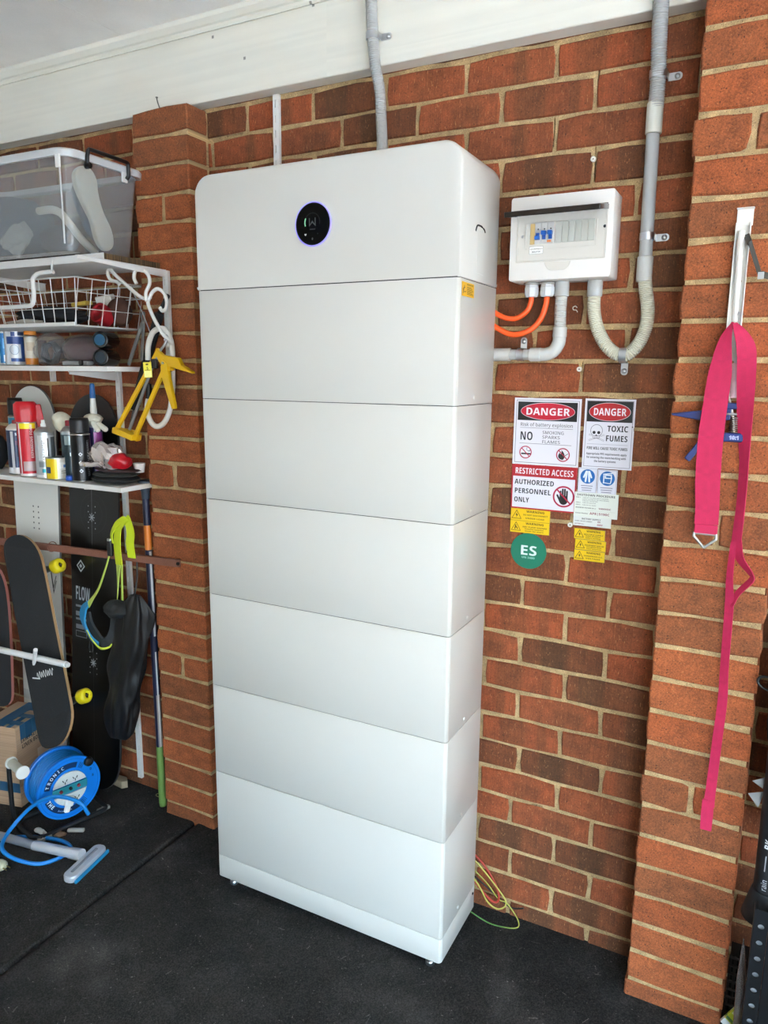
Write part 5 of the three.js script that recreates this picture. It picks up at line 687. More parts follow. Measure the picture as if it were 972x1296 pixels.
  const tg = canvasTex(96, 160, (c2) => { c2.fillStyle = '#e9d94a'; c2.fillRect(0, 0, 96, 160); c2.fillStyle = '#f4ef9a'; c2.fillRect(6, 90, 84, 64); c2.fillStyle = '#5a4210'; c2.fillRect(30, 14, 30, 16); c2.font = 'bold 40px sans-serif'; c2.fillText('5', 36, 78); c2.fillRect(14, 80, 66, 4); }); part(g, 'price_tag', new THREE.BoxGeometry(0.028, 0.048, 0.001), M(0xffffff, 0.5, { map: tg }), [0.014, 0.05, 0.018], [0, 0.3, 0.04], 'yellow price tag');
  const u = thing('folded_umbrella', 'black folded umbrella hanging behind the yellow caulking gun', 'umbrella', [-0.59, 1.84, 0.131]), bl = M(0x0d0e10, 0.75);
  part(u, 'canopy', toCreasedNormals(rod([0.0, -0.01, 0], [-0.135, -0.32, -0.002], 0.0155, 0.0145, 8).toNonIndexed(), 0.5), bl); part(u, 'shaft', rod([0.045, 0.045, 0.004], [0.0, -0.01, 0], 0.0075), bl); part(u, 'tip', rod([-0.135, -0.32, -0.002], [-0.16, -0.375, -0.004], 0.005, 0.003), M(0x444444, 0.4)); part(u, 'strap', bar([0.004, -0.01, 0.017], [-0.06, -0.155, 0.0155], 0.012, 0.002), M(0x202124, 0.7));
  const k = thing('tongs', 'pair of dull grey metal tongs hanging beside the wire basket', 'tongs', [-0.648, 1.75, 0.168]), gm = M(0x6d6c68, 0.4, { metalness: 0.6 });
  part(k, 'arm', bar([0.02, 0.05, 0], [-0.045, -0.085, 0.006], 0.013, 0.004), gm); part(k, 'arm', bar([0.026, 0.05, 0], [0.012, -0.07, 0.004], 0.011, 0.004), gm); part(k, 'loop', tube([[0.02, 0.05, 0], [0.018, 0.075, 0], [0.03, 0.08, 0], [0.028, 0.05, 0]], 0.003, 30, 8), gm); part(k, 'hanging_wire', tube([[0.0, 0.165, 0.01], [-0.004, 0.15, 0.012], [0.03, 0.08, 0.008], [0.056, 0.02, 0.006], [0.058, 0.004, 0.006], [0.048, -0.006, 0.006]], 0.0016, 50, 8), steel);
}
// ---------------------------------------------------------------- boards, bar, bags against the wall
function snowboard(name, label, x0, xt, zb, zt, ztop, wid, L, mat, edge, graphic) {
  const t = thing(name, label, 'snowboard', [x0, 0.012, zb]); const w = wid / 2, out = [], n = 26; const prof = (v) => { const a = Math.min(v, L - v); const tip = 0.2; let k = a < tip ? Math.sqrt(Math.max(0, 1 - Math.pow(1 - a / tip, 2.6))) : 1; return w * k * (1 - 0.07 * Math.cos(0) * Math.exp(-Math.pow((v - L / 2) / (L * 0.25), 2))); };
  const at = (i) => L * (0.5 - 0.5 * Math.cos(Math.PI * i / 90)); for (let i = 0; i <= 90; i++) out.push([prof(at(i)), at(i)]); for (let i = 90; i >= 0; i--) out.push([-prof(at(i)), at(i)]);
  const pts = out.filter((p, i) => !i || Math.hypot(p[0] - out[i - 1][0], p[1] - out[i - 1][1]) > 1e-4); const g = ext(shapeOf(pts), 0.006, 0.0015);
  planeUV(g, 1 / wid, 1 / L); const uv = g.attributes.uv; for (let i = 0; i < uv.count; i++) uv.setX(i, uv.getX(i) + 0.5);
  const dn = V(xt - x0, Math.sqrt(Math.max(0, L * L - (xt - x0) ** 2 - (zt - zb) ** 2)), zt - zb).normalize(), zz = V(0, 0, 1).addScaledVector(dn, -dn.z).normalize(), xx = dn.clone().cross(zz); t.quaternion.setFromRotationMatrix(new THREE.Matrix4().makeBasis(xx, dn, zz));
  const sheet = new THREE.Mesh(g, [mat, edge]); sheet.name = 'deck'; sheet.castShadow = sheet.receiveShadow = true; t.add(sheet); return t;
}
{
  const wt = canvasTex(256, 1536, (g, w, h) => { g.fillStyle = '#dcdbd4'; g.fillRect(0, 0, w, h); const Y = (m) => h * (1 - m / 1.56), X = (m) => w * (0.5 + m / 0.27); g.fillStyle = '#2a2b2c'; for (const c of [-0.018, 0.012]) for (let i = 0; i < 5; i++) { g.beginPath(); g.arc(X(c), Y(1.0 + 0.022 * i), 3.2, 0, 7); g.fill(); } g.strokeStyle = '#1b1c1e'; g.lineWidth = 3; for (const [a, b] of [[0.1, 0.78], [0.11, 0.8]]) { g.beginPath(); g.moveTo(X(0.07), Y(b + 0.05)); g.lineTo(X(0.082), Y(b - 0.03)); g.lineTo(X(0.1), Y(b + 0.02)); g.stroke(); } g.fillStyle = '#c9c8c2'; g.fillRect(0, Y(0.3), w, 40); });
  const t = snowboard('snowboard', 'white snowboard standing behind the bottom shelf on the left', -1.385, -1.37, 0.075, 0.026, 0, 0.272, 1.575, M(0xffffff, 0.3, { map: wt }), M(0x6a6a68, 0.5));
  const bt = canvasTex(384, 2048, (g, w, h) => {
    const L = 1.545, Wd = 0.262, Y = (m) => h * (1 - m / L), X = (m) => w * (0.5 + m / Wd), S = h / L;
    g.fillStyle = '#060708'; g.fillRect(0, 0, w, h); g.strokeStyle = '#131517'; g.lineWidth = 6; g.beginPath(); g.arc(X(0), Y(1.1), 0.075 * S, 0, 7); g.stroke(); g.beginPath(); g.arc(X(0), Y(1.1), 0.05 * S, 0, 7); g.stroke();
    g.strokeStyle = '#6d7276'; g.lineWidth = 3; g.beginPath(); g.moveTo(X(-0.008), Y(1.2)); g.lineTo(X(-0.008), Y(0.98)); g.stroke(); g.strokeStyle = '#3a3d40'; g.beginPath(); g.moveTo(X(-0.008), Y(0.98)); g.lineTo(X(-0.008), Y(0.1)); g.stroke();
    g.strokeStyle = '#b9bfc3'; g.lineWidth = 5; g.beginPath(); g.arc(X(-0.012), Y(1.215), 0.014 * S, 0, 7); g.stroke(); g.beginPath(); g.arc(X(-0.012), Y(1.215), 0.008 * S, 0, 7); g.stroke();
    const star = (x, y, r) => { g.strokeStyle = '#a9afb3'; g.lineWidth = 5; for (let i = 0; i < 4; i++) { const a = i * Math.PI / 4; g.beginPath(); g.moveTo(X(x) - r * S * Math.cos(a), Y(y) - r * S * Math.sin(a)); g.lineTo(X(x) + r * S * Math.cos(a), Y(y) + r * S * Math.sin(a)); g.stroke(); } g.fillStyle = '#a9afb3'; for (const dx of [-0.018, 0.018]) for (const dy of [-0.042, -0.02, 0.02, 0.042]) { g.beginPath(); g.arc(X(x + dx), Y(y + dy), 3.4, 0, 7); g.fill(); } };
    star(-0.008, 1.085, 0.017); star(-0.008, 0.515, 0.017);
    g.fillStyle = '#b4babd'; g.save(); g.translate(X(-0.07), Y(0.89)); g.rotate(Math.PI / 4); g.strokeStyle = '#b4babd'; g.lineWidth = 6; g.strokeRect(-20, -20, 40, 40); g.fillRect(-8, -8, 16, 16); g.restore();
    g.save(); g.translate(X(-0.1), Y(0.755)); g.scale(0.62, 1.5); g.font = 'bold 66px sans-serif'; g.fillText('FLOW', 0, 0); g.restore(); g.fillStyle = '#85898c'; for (let i = 0; i < 4; i++) g.fillRect(X(-0.1), Y(0.735 - i * 0.026), 84 - (i % 2) * 20, i % 2 ? 24 : 12); g.strokeStyle = '#85898c'; g.lineWidth = 4; g.strokeRect(X(-0.1), Y(0.63), 84, 30);
  });
  snowboard('snowboard', 'black snowboard with small white star prints behind the bottom shelf', -1.045, -1.035, 0.118, 0.026, 0, 0.268, 1.552, M(0xffffff, 0.28, { map: bt }), M(0x2a2a2a, 0.4));
}
{
  const rust = tex(256, 64, (x, y) => { const n = fbm(x / 20, y / 14, 401, 4, 12, 5), k = 0.65 + 0.7 * (n - 0.3); return [168 * k, 108 * k, 86 * k]; }); rust.repeat.set(14, 4);
  const t = thing('steel_bar', 'long rusty steel bar lying across the boards to the brick pillar', 'steel bar', [-1.2, 0.98, 0.12]); const mb = M(0xffffff, 0.75, { map: rust, metalness: 0.1 });
  part(t, 'tube', bar([-0.8, -0.025, 0.013], [0.634, 0.0155, -0.006], 0.026, 0.016, [0, 0, 1], 0.002), mb); part(t, 'open_end', rod([0.63, 0.0155, 0.0], [0.6355, 0.0155, 0.0], 0.006), M(0x120c0a, 0.9)); part(t, 'wire_tie', new THREE.TorusGeometry(0.019, 0.0016, 8, 30), M(0x7a4a3a, 0.6), [-0.005, 0.0, 0.0], [0, 1.45, 0]);  // near-black stub paints the shade inside the bar end
  const k = thing('skateboard', 'skateboard with black grip tape and yellow wheels leaning nose up', 'skateboard', [-1.15, 0.66, 0.243]); k.quaternion.setFromRotationMatrix(new THREE.Matrix4().makeBasis(V(0.916, 0.393, -0.074).normalize(), V(-0.4, 0.9, -0.17).normalize(), V(0, 0.185, 0.98).normalize()));
  const prof = smoothShape([[0, 0.4], [0.055, 0.385], [0.09, 0.33], [0.1, 0.22], [0.1, 0], [0.1, -0.24], [0.092, -0.33], [0.058, -0.385], [0, -0.4], [-0.058, -0.385], [-0.092, -0.33], [-0.1, -0.24], [-0.1, 0], [-0.1, 0.22], [-0.09, 0.33], [-0.055, 0.385]], 90);
  const bend = (g) => { const p = g.attributes.position; for (let i = 0; i < p.count; i++) { const y = p.getY(i), e = Math.max(0, Math.abs(y) - 0.27), x = p.getX(i); p.setZ(i, p.getZ(i) + e * e * 2.2 + x * x * 0.9); } g.computeVertexNormals(); return g; };
  const gripT = canvasTex(512, 1024, (g, w, h) => { seed(7); g.fillStyle = '#1d1e20'; g.fillRect(0, 0, w, h); for (let i = 0; i < 9000; i++) { const v = 30 + rnd() * 60; g.fillStyle = 'rgba(' + v + ',' + v + ',' + v + ',0.5)'; g.fillRect(rnd() * w, rnd() * h, 2, 2); } for (let i = 0; i < 30; i++) { g.strokeStyle = 'rgba(90,90,92,0.25)'; g.lineWidth = 2; const x = rnd() * w, y = rnd() * h; g.beginPath(); g.moveTo(x, y); g.lineTo(x + 60 * (rnd() - 0.5), y + 40 * (rnd() - 0.5)); g.stroke(); } g.save(); g.translate(w * 0.3, h * 0.665); g.rotate(0.02); g.strokeStyle = '#e2e2e0'; g.lineWidth = 7; g.lineCap = 'round'; g.beginPath(); g.moveTo(0, 0); for (let i = 1; i < 16; i++) g.quadraticCurveTo(i * 15 - 8, (i % 2 ? -26 : 22), i * 15, i % 3 === 0 ? -10 : 4); g.stroke(); g.beginPath(); g.moveTo(-70, 4); g.lineTo(30, 16); g.stroke(); g.restore(); });
  const gg = bend(ext(prof, 0.0012)); planeUV(gg, 1 / 0.2, 1 / 0.8); const gu = gg.attributes.uv; for (let i = 0; i < gu.count; i++) gu.setXY(i, gu.getX(i) + 0.5, gu.getY(i) + 0.5);
  const dg = bend(ext(prof, 0.011)); part(k, 'deck', dg, M(0xa9845a, 0.55), [0, 0, -0.0115], undefined, 'pale wooden deck edge'); part(k, 'grip_tape', gg, M(0xffffff, 0.9, { map: gripT }));
  const bolt = lathe([[0.0001, 0.0022], [0.003, 0.002], [0.0042, 0.0005]], 12); bolt.rotateX(Math.PI / 2); for (const s of [1, -1]) for (const bx of [-0.022, 0.022]) for (const by of [0.225, 0.275]) part(k, 'bolt', bolt, M(0xb9b9b6, 0.4, { metalness: 0.5 }), [bx, s * by, 0.0016]);
  for (const s of [1, -1]) {
    const tr = part(k, 'truck', merge([rbox(0.055, 0.08, 0.01, 0.003, 0, 0, -0.018), rbox(0.026, 0.03, 0.03, 0.008, 0, 0, -0.036), ext(shapeOf([[-0.085, -0.008], [0.085, -0.008], [0.085, 0.006], [0.02, 0.022], [-0.02, 0.022], [-0.085, 0.006]]), 0.014, 0.003).translate(0, 0, -0.062)]), M(0x8e9093, 0.35, { metalness: 0.8 }), [0, s * 0.25, 0], s < 0 ? [0, 0, Math.PI] : undefined, 'metal truck'); part(tr, 'axle', rod([-0.118, 0, -0.055], [0.118, 0, -0.055], 0.004), steel);
    for (const q of [-1, 1]) { const wg = lathe([[0.009, -0.02], [0.022, -0.02], [0.0275, -0.014], [0.0275, 0.012], [0.022, 0.02], [0.011, 0.0205], [0.009, 0.014], [0.009, -0.02]], 36); wg.rotateZ(-Math.PI / 2 * q); const wh = part(k, 'wheel', wg, M(0xd8c41a, 0.35), [q * 0.101, s * 0.25, -0.055], undefined, 'yellow wheel'); const be = lathe([[0.004, -0.012], [0.0092, -0.012], [0.0092, 0.013], [0.006, 0.0135], [0.004, 0.012]], 24); be.rotateZ(-Math.PI / 2 * q); part(wh, 'bearing', be, M(0x3a3a38, 0.4, { metalness: 0.6 })); }
  }
  const p = thing('plastic_pipe', 'thin white plastic pipe with a peg across the skateboard', 'pipe', [-1.1, 0.618, 0.315]); const wp = M(0xe9e9e7, 0.4); part(p, 'pipe', rod([-0.4, -0.012, 0.0], [0.172, 0.007, -0.003], 0.0115, 0.0115, 20), wp); part(p, 'open_end', rod([0.165, 0.007, -0.003], [0.1825, 0.0075, -0.003], 0.0085, 0.0085, 20), M(0xc8c8c6, 0.5)); part(p, 'peg', rod([0.012, -0.012, 0.006], [0.058, 0.052, 0.03], 0.0065, 0.0075), wp); part(p, 'peg_tip', rod([0.0, -0.026, 0.0], [0.012, -0.012, 0.006], 0.004, 0.0065), wp);
  const pb = thing('longboard', 'worn board with a pink-stained edge standing at the far left', 'board', [-1.435, 0.33, 0.245]); const pg = M(0xa8685e, 0.7), s = smoothShape([[0, 0], [0.075, 0.02], [0.09, 0.12], [0.09, 0.42], [0.06, 0.54], [0, 0.57], [-0.07, 0.54], [-0.09, 0.42], [-0.09, 0.12], [-0.075, 0.02]], 60); const ge = ext(s, 0.012); part(pb, 'deck', ge, pg, [0, 0, 0], [-0.08, 0.12, 0.05]); 
  const gt = ext(s, 0.0012); part(pb, 'grip_tape', gt, M(0x232325, 0.9), [0.0016, 0.001, 0.0122], [-0.08, 0.12, 0.05], 'black grip tape');
}
{
  const t = thing('bag', 'long black drawstring bag hanging below the yellow strap', 'bag', [-0.79, 0.31, 0.15]);
  const bm = M(0x08080a, 0.55, { bumpMap: tex(256, 256, (x, y) => { const v = 128 + 200 * (fbm(x / 18, y / 60, 411, 4) - 0.5); return [v, v, v]; }, false), bumpScale: 0.03 });
  part(t, 'sack', (() => { const g = new THREE.SphereGeometry(1, 48, 40), p = g.attributes.position; for (let i = 0; i < p.count; i++) { let x = p.getX(i), y = p.getY(i), z = p.getZ(i); const k = 1 / Math.pow(Math.pow(Math.abs(x), 3) + Math.pow(Math.abs(y), 7) + Math.pow(Math.abs(z), 3), 1 / 4.2), h = (y * k + 1) / 2, W = 0.085 + 0.02 * h + 0.012 * (fbm(y * 4 + 3, x * 3 + 5 + z, 413, 3) - 0.5) * 2, ff = 1 + 0.42 * (fbm(Math.atan2(z, x) * 2.6 + 9, y * 3.5, 417, 3) - 0.5) * 2; const nar = h > 0.9 ? 1 - (h - 0.9) * 5 : 1; p.setXYZ(i, x * k * W * ff * nar + (h - 0.5) * 0.11 - 0.01, h * 0.545, z * k * 0.05 * ff * nar + 0.01 * (1 - h)); } g.computeVertexNormals(); return g; })(), bm);
  part(t, 'drawstring_top', (() => { const g = lump(0.05, 0.034, 0.04, 0.25, 421, 20); g.translate(-0.022, 0.5, 0.028); return g; })(), M(0x101111, 0.75)); part(t, 'cord', tube([[0.03, 0.52, 0.0], [0.034, 0.6, -0.02], [0.03, 0.68, -0.03]], 0.003, 30, 8), blackPlastic);
  const lime = M(0xc2cf1c, 0.65), pale = M(0xb9c95a, 0.65), teal = M(0x1f7fae, 0.55), grey = M(0x2b3033, 0.75);
  const l = thing('lanyard_strap', 'bright lime strap with a blue and grey padded loop over the rusty bar', 'strap', [-0.8, 1.0, 0.152]);
  part(l, 'webbing', ribbon([[-0.006, -0.03, 0.008], [-0.01, 0.04, 0.008], [-0.002, 0.1, 0.006], [0.022, 0.132, 0.0], [0.022, 0.14, -0.014]], [0.04, 0.042, 0.038, 0.032, 0.03], [[1, 0, 0.2], [1, 0, 0.2], [1, 0.1, 0.2], [1, -0.2, 0.2], [1, -0.2, 0.2]], 0.003), lime);
  part(l, 'webbing', ribbon([[0.05, 0.0, 0.0], [0.048, 0.05, 0.004], [0.054, 0.09, 0.004], [0.042, 0.122, 0.0], [0.02, 0.14, -0.01]], [0.036, 0.037, 0.036, 0.032, 0.03], [[1, 0, 0], [1, 0, 0], [1, 0.2, 0], [1, 0.5, 0], [1, 0.3, 0]], 0.003), lime);
  part(l, 'webbing', ribbon([[0.016, 0.136, -0.006], [-0.012, 0.115, 0.004], [-0.034, 0.08, 0.008], [-0.033, 0.045, 0.008]], [0.028, 0.026, 0.022, 0.014], [[1, -0.4, 0.3], [0.8, -0.5, 0.4], [1, 0, 0.5], [1, 0, 0.4]], 0.003), lime);
  part(l, 'webbing', ribbon([[-0.012, -0.03, 0.006], [-0.022, -0.1, 0.004], [-0.03, -0.17, 0.006], [-0.04, -0.212, 0.012]], [0.026, 0.02, 0.015, 0.015], [[1, 0, 0.2], [1, 0, 0.6], [0.8, 0, 0.8], [1, 0, 0.5]], 0.0025), pale);
  part(l, 'webbing', ribbon([[0.0, -0.03, 0.002], [-0.006, -0.1, 0.0], [-0.01, -0.18, 0.0]], [0.008, 0.008, 0.008], [[1, 0, 0], [1, 0, 0], [1, 0, 0]], 0.0025), pale);
  const bk = part(l, 'buckle', rbox(0.022, 0.06, 0.014, 0.005, -0.047, 0.026, 0.008), blackPlastic, undefined, undefined, 'black side-release buckle'); part(bk, 'metal_tip', rbox(0.016, 0.012, 0.01, 0.003, -0.046, 0.056, 0.01), steel);
  part(l, 'webbing', ribbon([[-0.05, 0.0, 0.01], [-0.075, -0.06, 0.012], [-0.11, -0.13, 0.014], [-0.15, -0.18, 0.014], [-0.172, -0.204, 0.012]], [0.009, 0.01, 0.013, 0.022, 0.026], [[1, 0.4, 0.3], [1, 0.4, 0.3], [1, 0.5, 0.3], [1, 0.7, 0.2], [1, 0.7, 0.2]], 0.0025), pale);
  part(l, 'padded_loop', ribbon([[-0.176, -0.2, 0.01], [-0.2, -0.225, 0.01], [-0.207, -0.255, 0.012], [-0.19, -0.29, 0.018], [-0.155, -0.325, 0.024], [-0.12, -0.345, 0.024]], [0.028, 0.036, 0.04, 0.034, 0.03, 0.024], [[1, 0.6, 0.2], [1, 0.3, 0.2], [1, -0.1, 0.3], [0.8, 0.5, 0.5], [0.6, 0.8, 0.5], [0.3, 1, 0.4]], 0.007), teal, undefined, undefined, 'blue outer pad');
  part(l, 'padded_loop', ribbon([[-0.186, -0.24, 0.006], [-0.165, -0.275, 0.014], [-0.13, -0.31, 0.02], [-0.095, -0.332, 0.022], [-0.062, -0.32, 0.018], [-0.046, -0.28, 0.012], [-0.04, -0.225, 0.01]], [0.03, 0.036, 0.046, 0.046, 0.04, 0.036, 0.03], [[1, 0.4, 0.2], [0.8, 0.6, 0.3], [0.6, 0.9, 0.3], [0.1, 1, 0.3], [-0.7, 0.7, 0.3], [-1, 0.2, 0.2], [-1, 0, 0.2]], 0.008), grey, undefined, undefined, 'grey inner pad');
  part(l, 'yellow_trim', ribbon([[-0.17, -0.296, 0.03], [-0.14, -0.328, 0.033], [-0.1, -0.352, 0.033], [-0.062, -0.343, 0.028], [-0.05, -0.33, 0.024]], [0.007, 0.008, 0.008, 0.006, 0.004], [[0.6, 0.8, 0.4], [0.5, 0.9, 0.4], [0.1, 1, 0.3], [-0.6, 0.8, 0.3], [-0.8, 0.5, 0.3]], 0.003), M(0xd0dc4a, 0.6)); part(l, 'cord_loop', tube([[-0.15, -0.325, 0.034], [-0.155, -0.36, 0.036], [-0.145, -0.375, 0.036], [-0.137, -0.36, 0.036], [-0.138, -0.335, 0.036]], 0.0014, 40, 6), grey);
}
{
  const t = thing('broom_handle', 'navy and white striped pole with an orange band standing in the pillar corner', 'pole', [-0.737, 0.03, 0.078]);
  const hm = canvasTex(64, 1024, (g, w, h) => { g.fillStyle = '#171c38'; g.fillRect(0, 0, w, h); const Y = (m) => h * (1 - m / 1.19); bars(g, w, h, []); g.fillStyle = '#d9792a'; g.fillRect(0, Y(1.075), w, Y(0.985) - Y(1.075)); g.fillStyle = '#b9b9b8'; g.fillRect(w * 0.5, Y(0.98), w * 0.12, Y(0.66) - Y(0.98)); g.fillRect(w * 0.5, Y(0.6), w * 0.08, Y(0.43) - Y(0.6)); g.fillStyle = '#8d837b'; g.fillRect(w * 0.45, Y(0.43), w * 0.25, Y(0.22) - Y(0.43)); g.fillStyle = '#c5c0ba'; g.fillRect(w * 0.52, Y(0.43), w * 0.06, Y(0.22) - Y(0.43)); });
  const shaft = new THREE.CylinderGeometry(0.0125, 0.0125, 1.19, 20, 1); shaft.rotateY(0.91 + Math.PI); shaft.translate(0, 0.6, 0); part(t, 'shaft', shaft, M(0xffffff, 0.4, { map: hm })); part(t, 'green_sleeve', lathe([[0.0001, -0.025], [0.0125, -0.025], [0.0142, -0.01], [0.0138, 0.2], [0.0128, 0.225], [0.0001, 0.225]], 22), M(0x64843f, 0.6), undefined, undefined, 'green rubber sleeve'); part(t, 'end_knob', lathe([[0.0001, 1.17], [0.0135, 1.175], [0.0145, 1.2], [0.021, 1.222], [0.0245, 1.236], [0.022, 1.24], [0.0001, 1.24]], 24), M(0x3a4450, 0.45)); t.rotation.set(0.012, 0, -0.005);
}
// ---------------------------------------------------------------- floor clutter on the left
{
  const H = 0.325, bt = (kind) => canvasTex(512, 512, (g, w, h) => { g.fillStyle = '#b08f70'; g.fillRect(0, 0, w, h); seed(kind * 9 + 3); for (let i = 0; i < 400; i++) { const v = rnd() < 0.5 ? 'rgba(90,66,46,0.10)' : 'rgba(220,190,160,0.10)'; g.fillStyle = v; g.fillRect(0, rnd() * h, w, 1 + rnd() * 2); } g.fillStyle = '#24516e';
    if (kind === 0) { g.fillRect(0, h * 0.42, w, h * 0.12); g.fillRect(w * 0.12, h * 0.56, w * 0.14, h); g.fillRect(w * 0.42, h * 0.5, w * 0.14, h); g.fillRect(w * 0.72, h * 0.5, w * 0.14, h); g.fillRect(w * 0.5, 0, w * 0.14, h * 0.3); }
    if (kind === 1) { g.fillRect(w * 0.26, 0, w * 0.17, h * 0.21); g.fillRect(w * 0.52, 0, w * 0.17, h * 0.18); g.fillRect(w * 0.76, 0, w * 0.16, h * 0.17); txt(g, 'EARLY SETTLER', w * 0.12, h * 0.225, 30, { fill: '#2c2620', w: 330 }); txt(g, 'LINEN BOX', w * 0.14, h * 0.30, 38, { fill: '#2c2620', w: 260 }); g.fillStyle = '#c9b49c'; g.fillRect(w * 0.55, h * 0.42, w * 0.35, h * 0.18); }
    if (kind === 2) { g.fillRect(0, 0, w * 0.3, h * 0.2); g.fillRect(0, h * 0.7, w, h * 0.12); } });
  const t = thing('cardboard_box', 'small cardboard box closed with blue tape behind the cable reel', 'box', [-1.302, 0, 0.262]); t.rotation.y = 0.24; const cm = (k) => M(0xffffff, 0.9, { map: bt(k) });
  const g = rbox(0.15, H, 0.195, 0.003, 0, H / 2, 0, 1), m0 = cm(1); const top = cm(0), left = cm(2), bg = new THREE.BoxGeometry(0.15, H, 0.195); bg.translate(0, H / 2, 0); const mesh = new THREE.Mesh(bg, [m0, left, top, left, left, left]); mesh.name = 'carton'; mesh.castShadow = mesh.receiveShadow = true; t.add(mesh); part(t, 'flap', rbox(0.074, 0.003, 0.194, 0.001, -0.037, H + 0.0018, 0, 1), M(0xb08f70, 0.9)); 
  part(t, 'tape', rbox(0.05, 0.0012, 0.197, 0.0004, 0, H + 0.0042, 0, 1), M(0x24516e, 0.45));
  for (const z of [-0.06, 0, 0.06]) part(t, 'tape', merge([rbox(0.06, 0.001, 0.028, 0.0003, 0.045, H + 0.0012, z, 1), rbox(0.001, 0.06, 0.028, 0.0003, 0.0756, H - 0.03, z, 1)]), M(0x24516e, 0.45));
  const c = thing('panel_offcut', 'beige painted panel offcut standing at the far left edge', 'panel', [-1.46, 0.0, 0.40]); part(c, 'panel', rbox(0.02, 0.56, 0.2, 0.002, 0, 0.28, 0), M(0x9b9280, 0.7), undefined, [0, 0.5, 0]); part(c, 'batten', rbox(0.014, 0.5, 0.03, 0.002, 0.016, 0.28, 0.06), M(0x8d8473, 0.7), undefined, [0, 0.5, 0]);
}
{
  const blue = P(0x0a6fc8, 0.35, { clearcoat: 0.3 }), cable = M(0x0d6fb6, 0.4), bk = M(0x0d0e10, 0.5);
  const t = thing('cable_reel', 'blue extension cable reel on a black tube stand', 'cable reel', [-1.012, 0, 0.30]); t.rotation.y = 1.32; const cy = 0.142, R = 0.118;
  const flange = (z, name) => { const s = new THREE.Shape(); s.absarc(0, 0, R, 0, Math.PI * 2); const g = ext(s, 0.008, 0.004, { curveSegments: 48 }); g.translate(0, cy, z); return part(t, name, g, blue); };
  flange(-0.055, 'back_flange'); const ft = flange(0.045, 'front_flange');
  const face = canvasTex(1024, 1024, (g, w, h) => {
    g.fillStyle = '#0b74cf'; g.fillRect(0, 0, w, h); const c = w / 2; g.strokeStyle = '#0a62b2'; g.lineWidth = 10; g.beginPath(); g.arc(c, c, 470, 0, 7); g.stroke();
    g.strokeStyle = '#0c2a52'; g.lineWidth = 92; g.beginPath(); g.arc(c, c, 372, Math.PI * 1.08, Math.PI * 1.62); g.stroke(); g.beginPath(); g.arc(c, c, 372, Math.PI * 0.36, Math.PI * 0.92); g.stroke();
    g.lineWidth = 10; for (const a0 of [1.66, 0.28]) for (let i = 0; i < 4; i++) { const a = Math.PI * (a0 + i * 0.018); g.beginPath(); g.moveTo(c + 326 * Math.cos(a), c + 326 * Math.sin(a)); g.lineTo(c + 418 * Math.cos(a), c + 418 * Math.sin(a)); g.stroke(); }
    const arc = (s, a0, da, size, col) => { g.fillStyle = col; g.font = 'bold ' + size + 'px sans-serif'; g.textAlign = 'center'; [...s].forEach((ch, i) => { const a = a0 + da * i; g.save(); g.translate(c + 350 * Math.cos(a), c + 350 * Math.sin(a)); g.rotate(a + Math.PI / 2); g.fillText(ch, 0, 0); g.restore(); }); };
    arc('TRONIC', Math.PI * 1.12, 0.19, 74, '#dfeaf6'); const arcI = (s, a0, da, size, col) => { g.fillStyle = col; g.font = 'bold ' + size + 'px sans-serif'; [...s].forEach((ch, i) => { const a = a0 - da * i; g.save(); g.translate(c + 392 * Math.cos(a), c + 392 * Math.sin(a)); g.rotate(a - Math.PI / 2); g.fillText(ch, 0, 0); g.restore(); }); };
    arcI('THE', Math.PI * 0.9, 0.17, 84, '#dfeaf6'); arcI('Extension', Math.PI * 0.68, 0.07, 36, '#b9cfe8'); 
    g.fillStyle = '#0c2a52'; for (let i = 0; i < 36; i++) { const a = i / 36 * Math.PI * 2; if (Math.sin(a) > -0.5 && Math.sin(a) < 0.5) continue; g.save(); g.translate(c + 268 * Math.cos(a), c + 268 * Math.sin(a)); g.rotate(a); g.fillRect(-14, -9, 28, 18); g.restore(); }
    g.fillStyle = '#0c2a52'; g.font = 'bold 60px sans-serif'; g.fillText('0', c + 360, c - 160); g.fillText('8', c + 390, c - 40);
  });
  const disc = part(ft, 'face_print', new THREE.CircleGeometry(R - 0.001, 64), M(0xffffff, 0.35, { map: face }), [0, cy, 0.0576]);
  part(t, 'hub', (() => { const g = new THREE.CylinderGeometry(0.055, 0.055, 0.1, 32); g.rotateX(Math.PI / 2); g.translate(0, cy, 0); return g; })(), blue);
  const plate = (y0, y1, col) => { const s = new THREE.Shape(), r = 0.064; const a0 = Math.asin(y0 / r), a1 = Math.asin(Math.max(-1, Math.min(1, y1 / r))); s.absarc(0, 0, r, a0, a1, false); s.absarc(0, 0, r, Math.PI - a1, Math.PI - a0, false); s.closePath(); const g = ext(s, 0.004, 0.001); g.translate(0, cy, 0.058); return part(t, 'socket_plate', g, M(col, 0.5)); };
  plate(0.018, 0.0639, 0xc9cdc8); plate(-0.016, 0.014, 0x1f7f8c); plate(-0.0639, -0.02, 0xc4c9c6);
  for (const [x, y] of [[-0.018, 0.036], [0.02, 0.036], [0.022, -0.042]]) { const sk = part(t, 'socket', (() => { const a = rbox(0.003, 0.009, 0.002, 0.0005, -0.006, 0.003, 0); a.rotateZ(0.5); const b = rbox(0.003, 0.009, 0.002, 0.0005, 0.006, 0.003, 0); b.rotateZ(-0.5); return merge([a, b, rbox(0.003, 0.009, 0.002, 0.0005, 0, -0.009, 0)]); })(), blackPlastic, [x, cy + y, 0.0632]); }
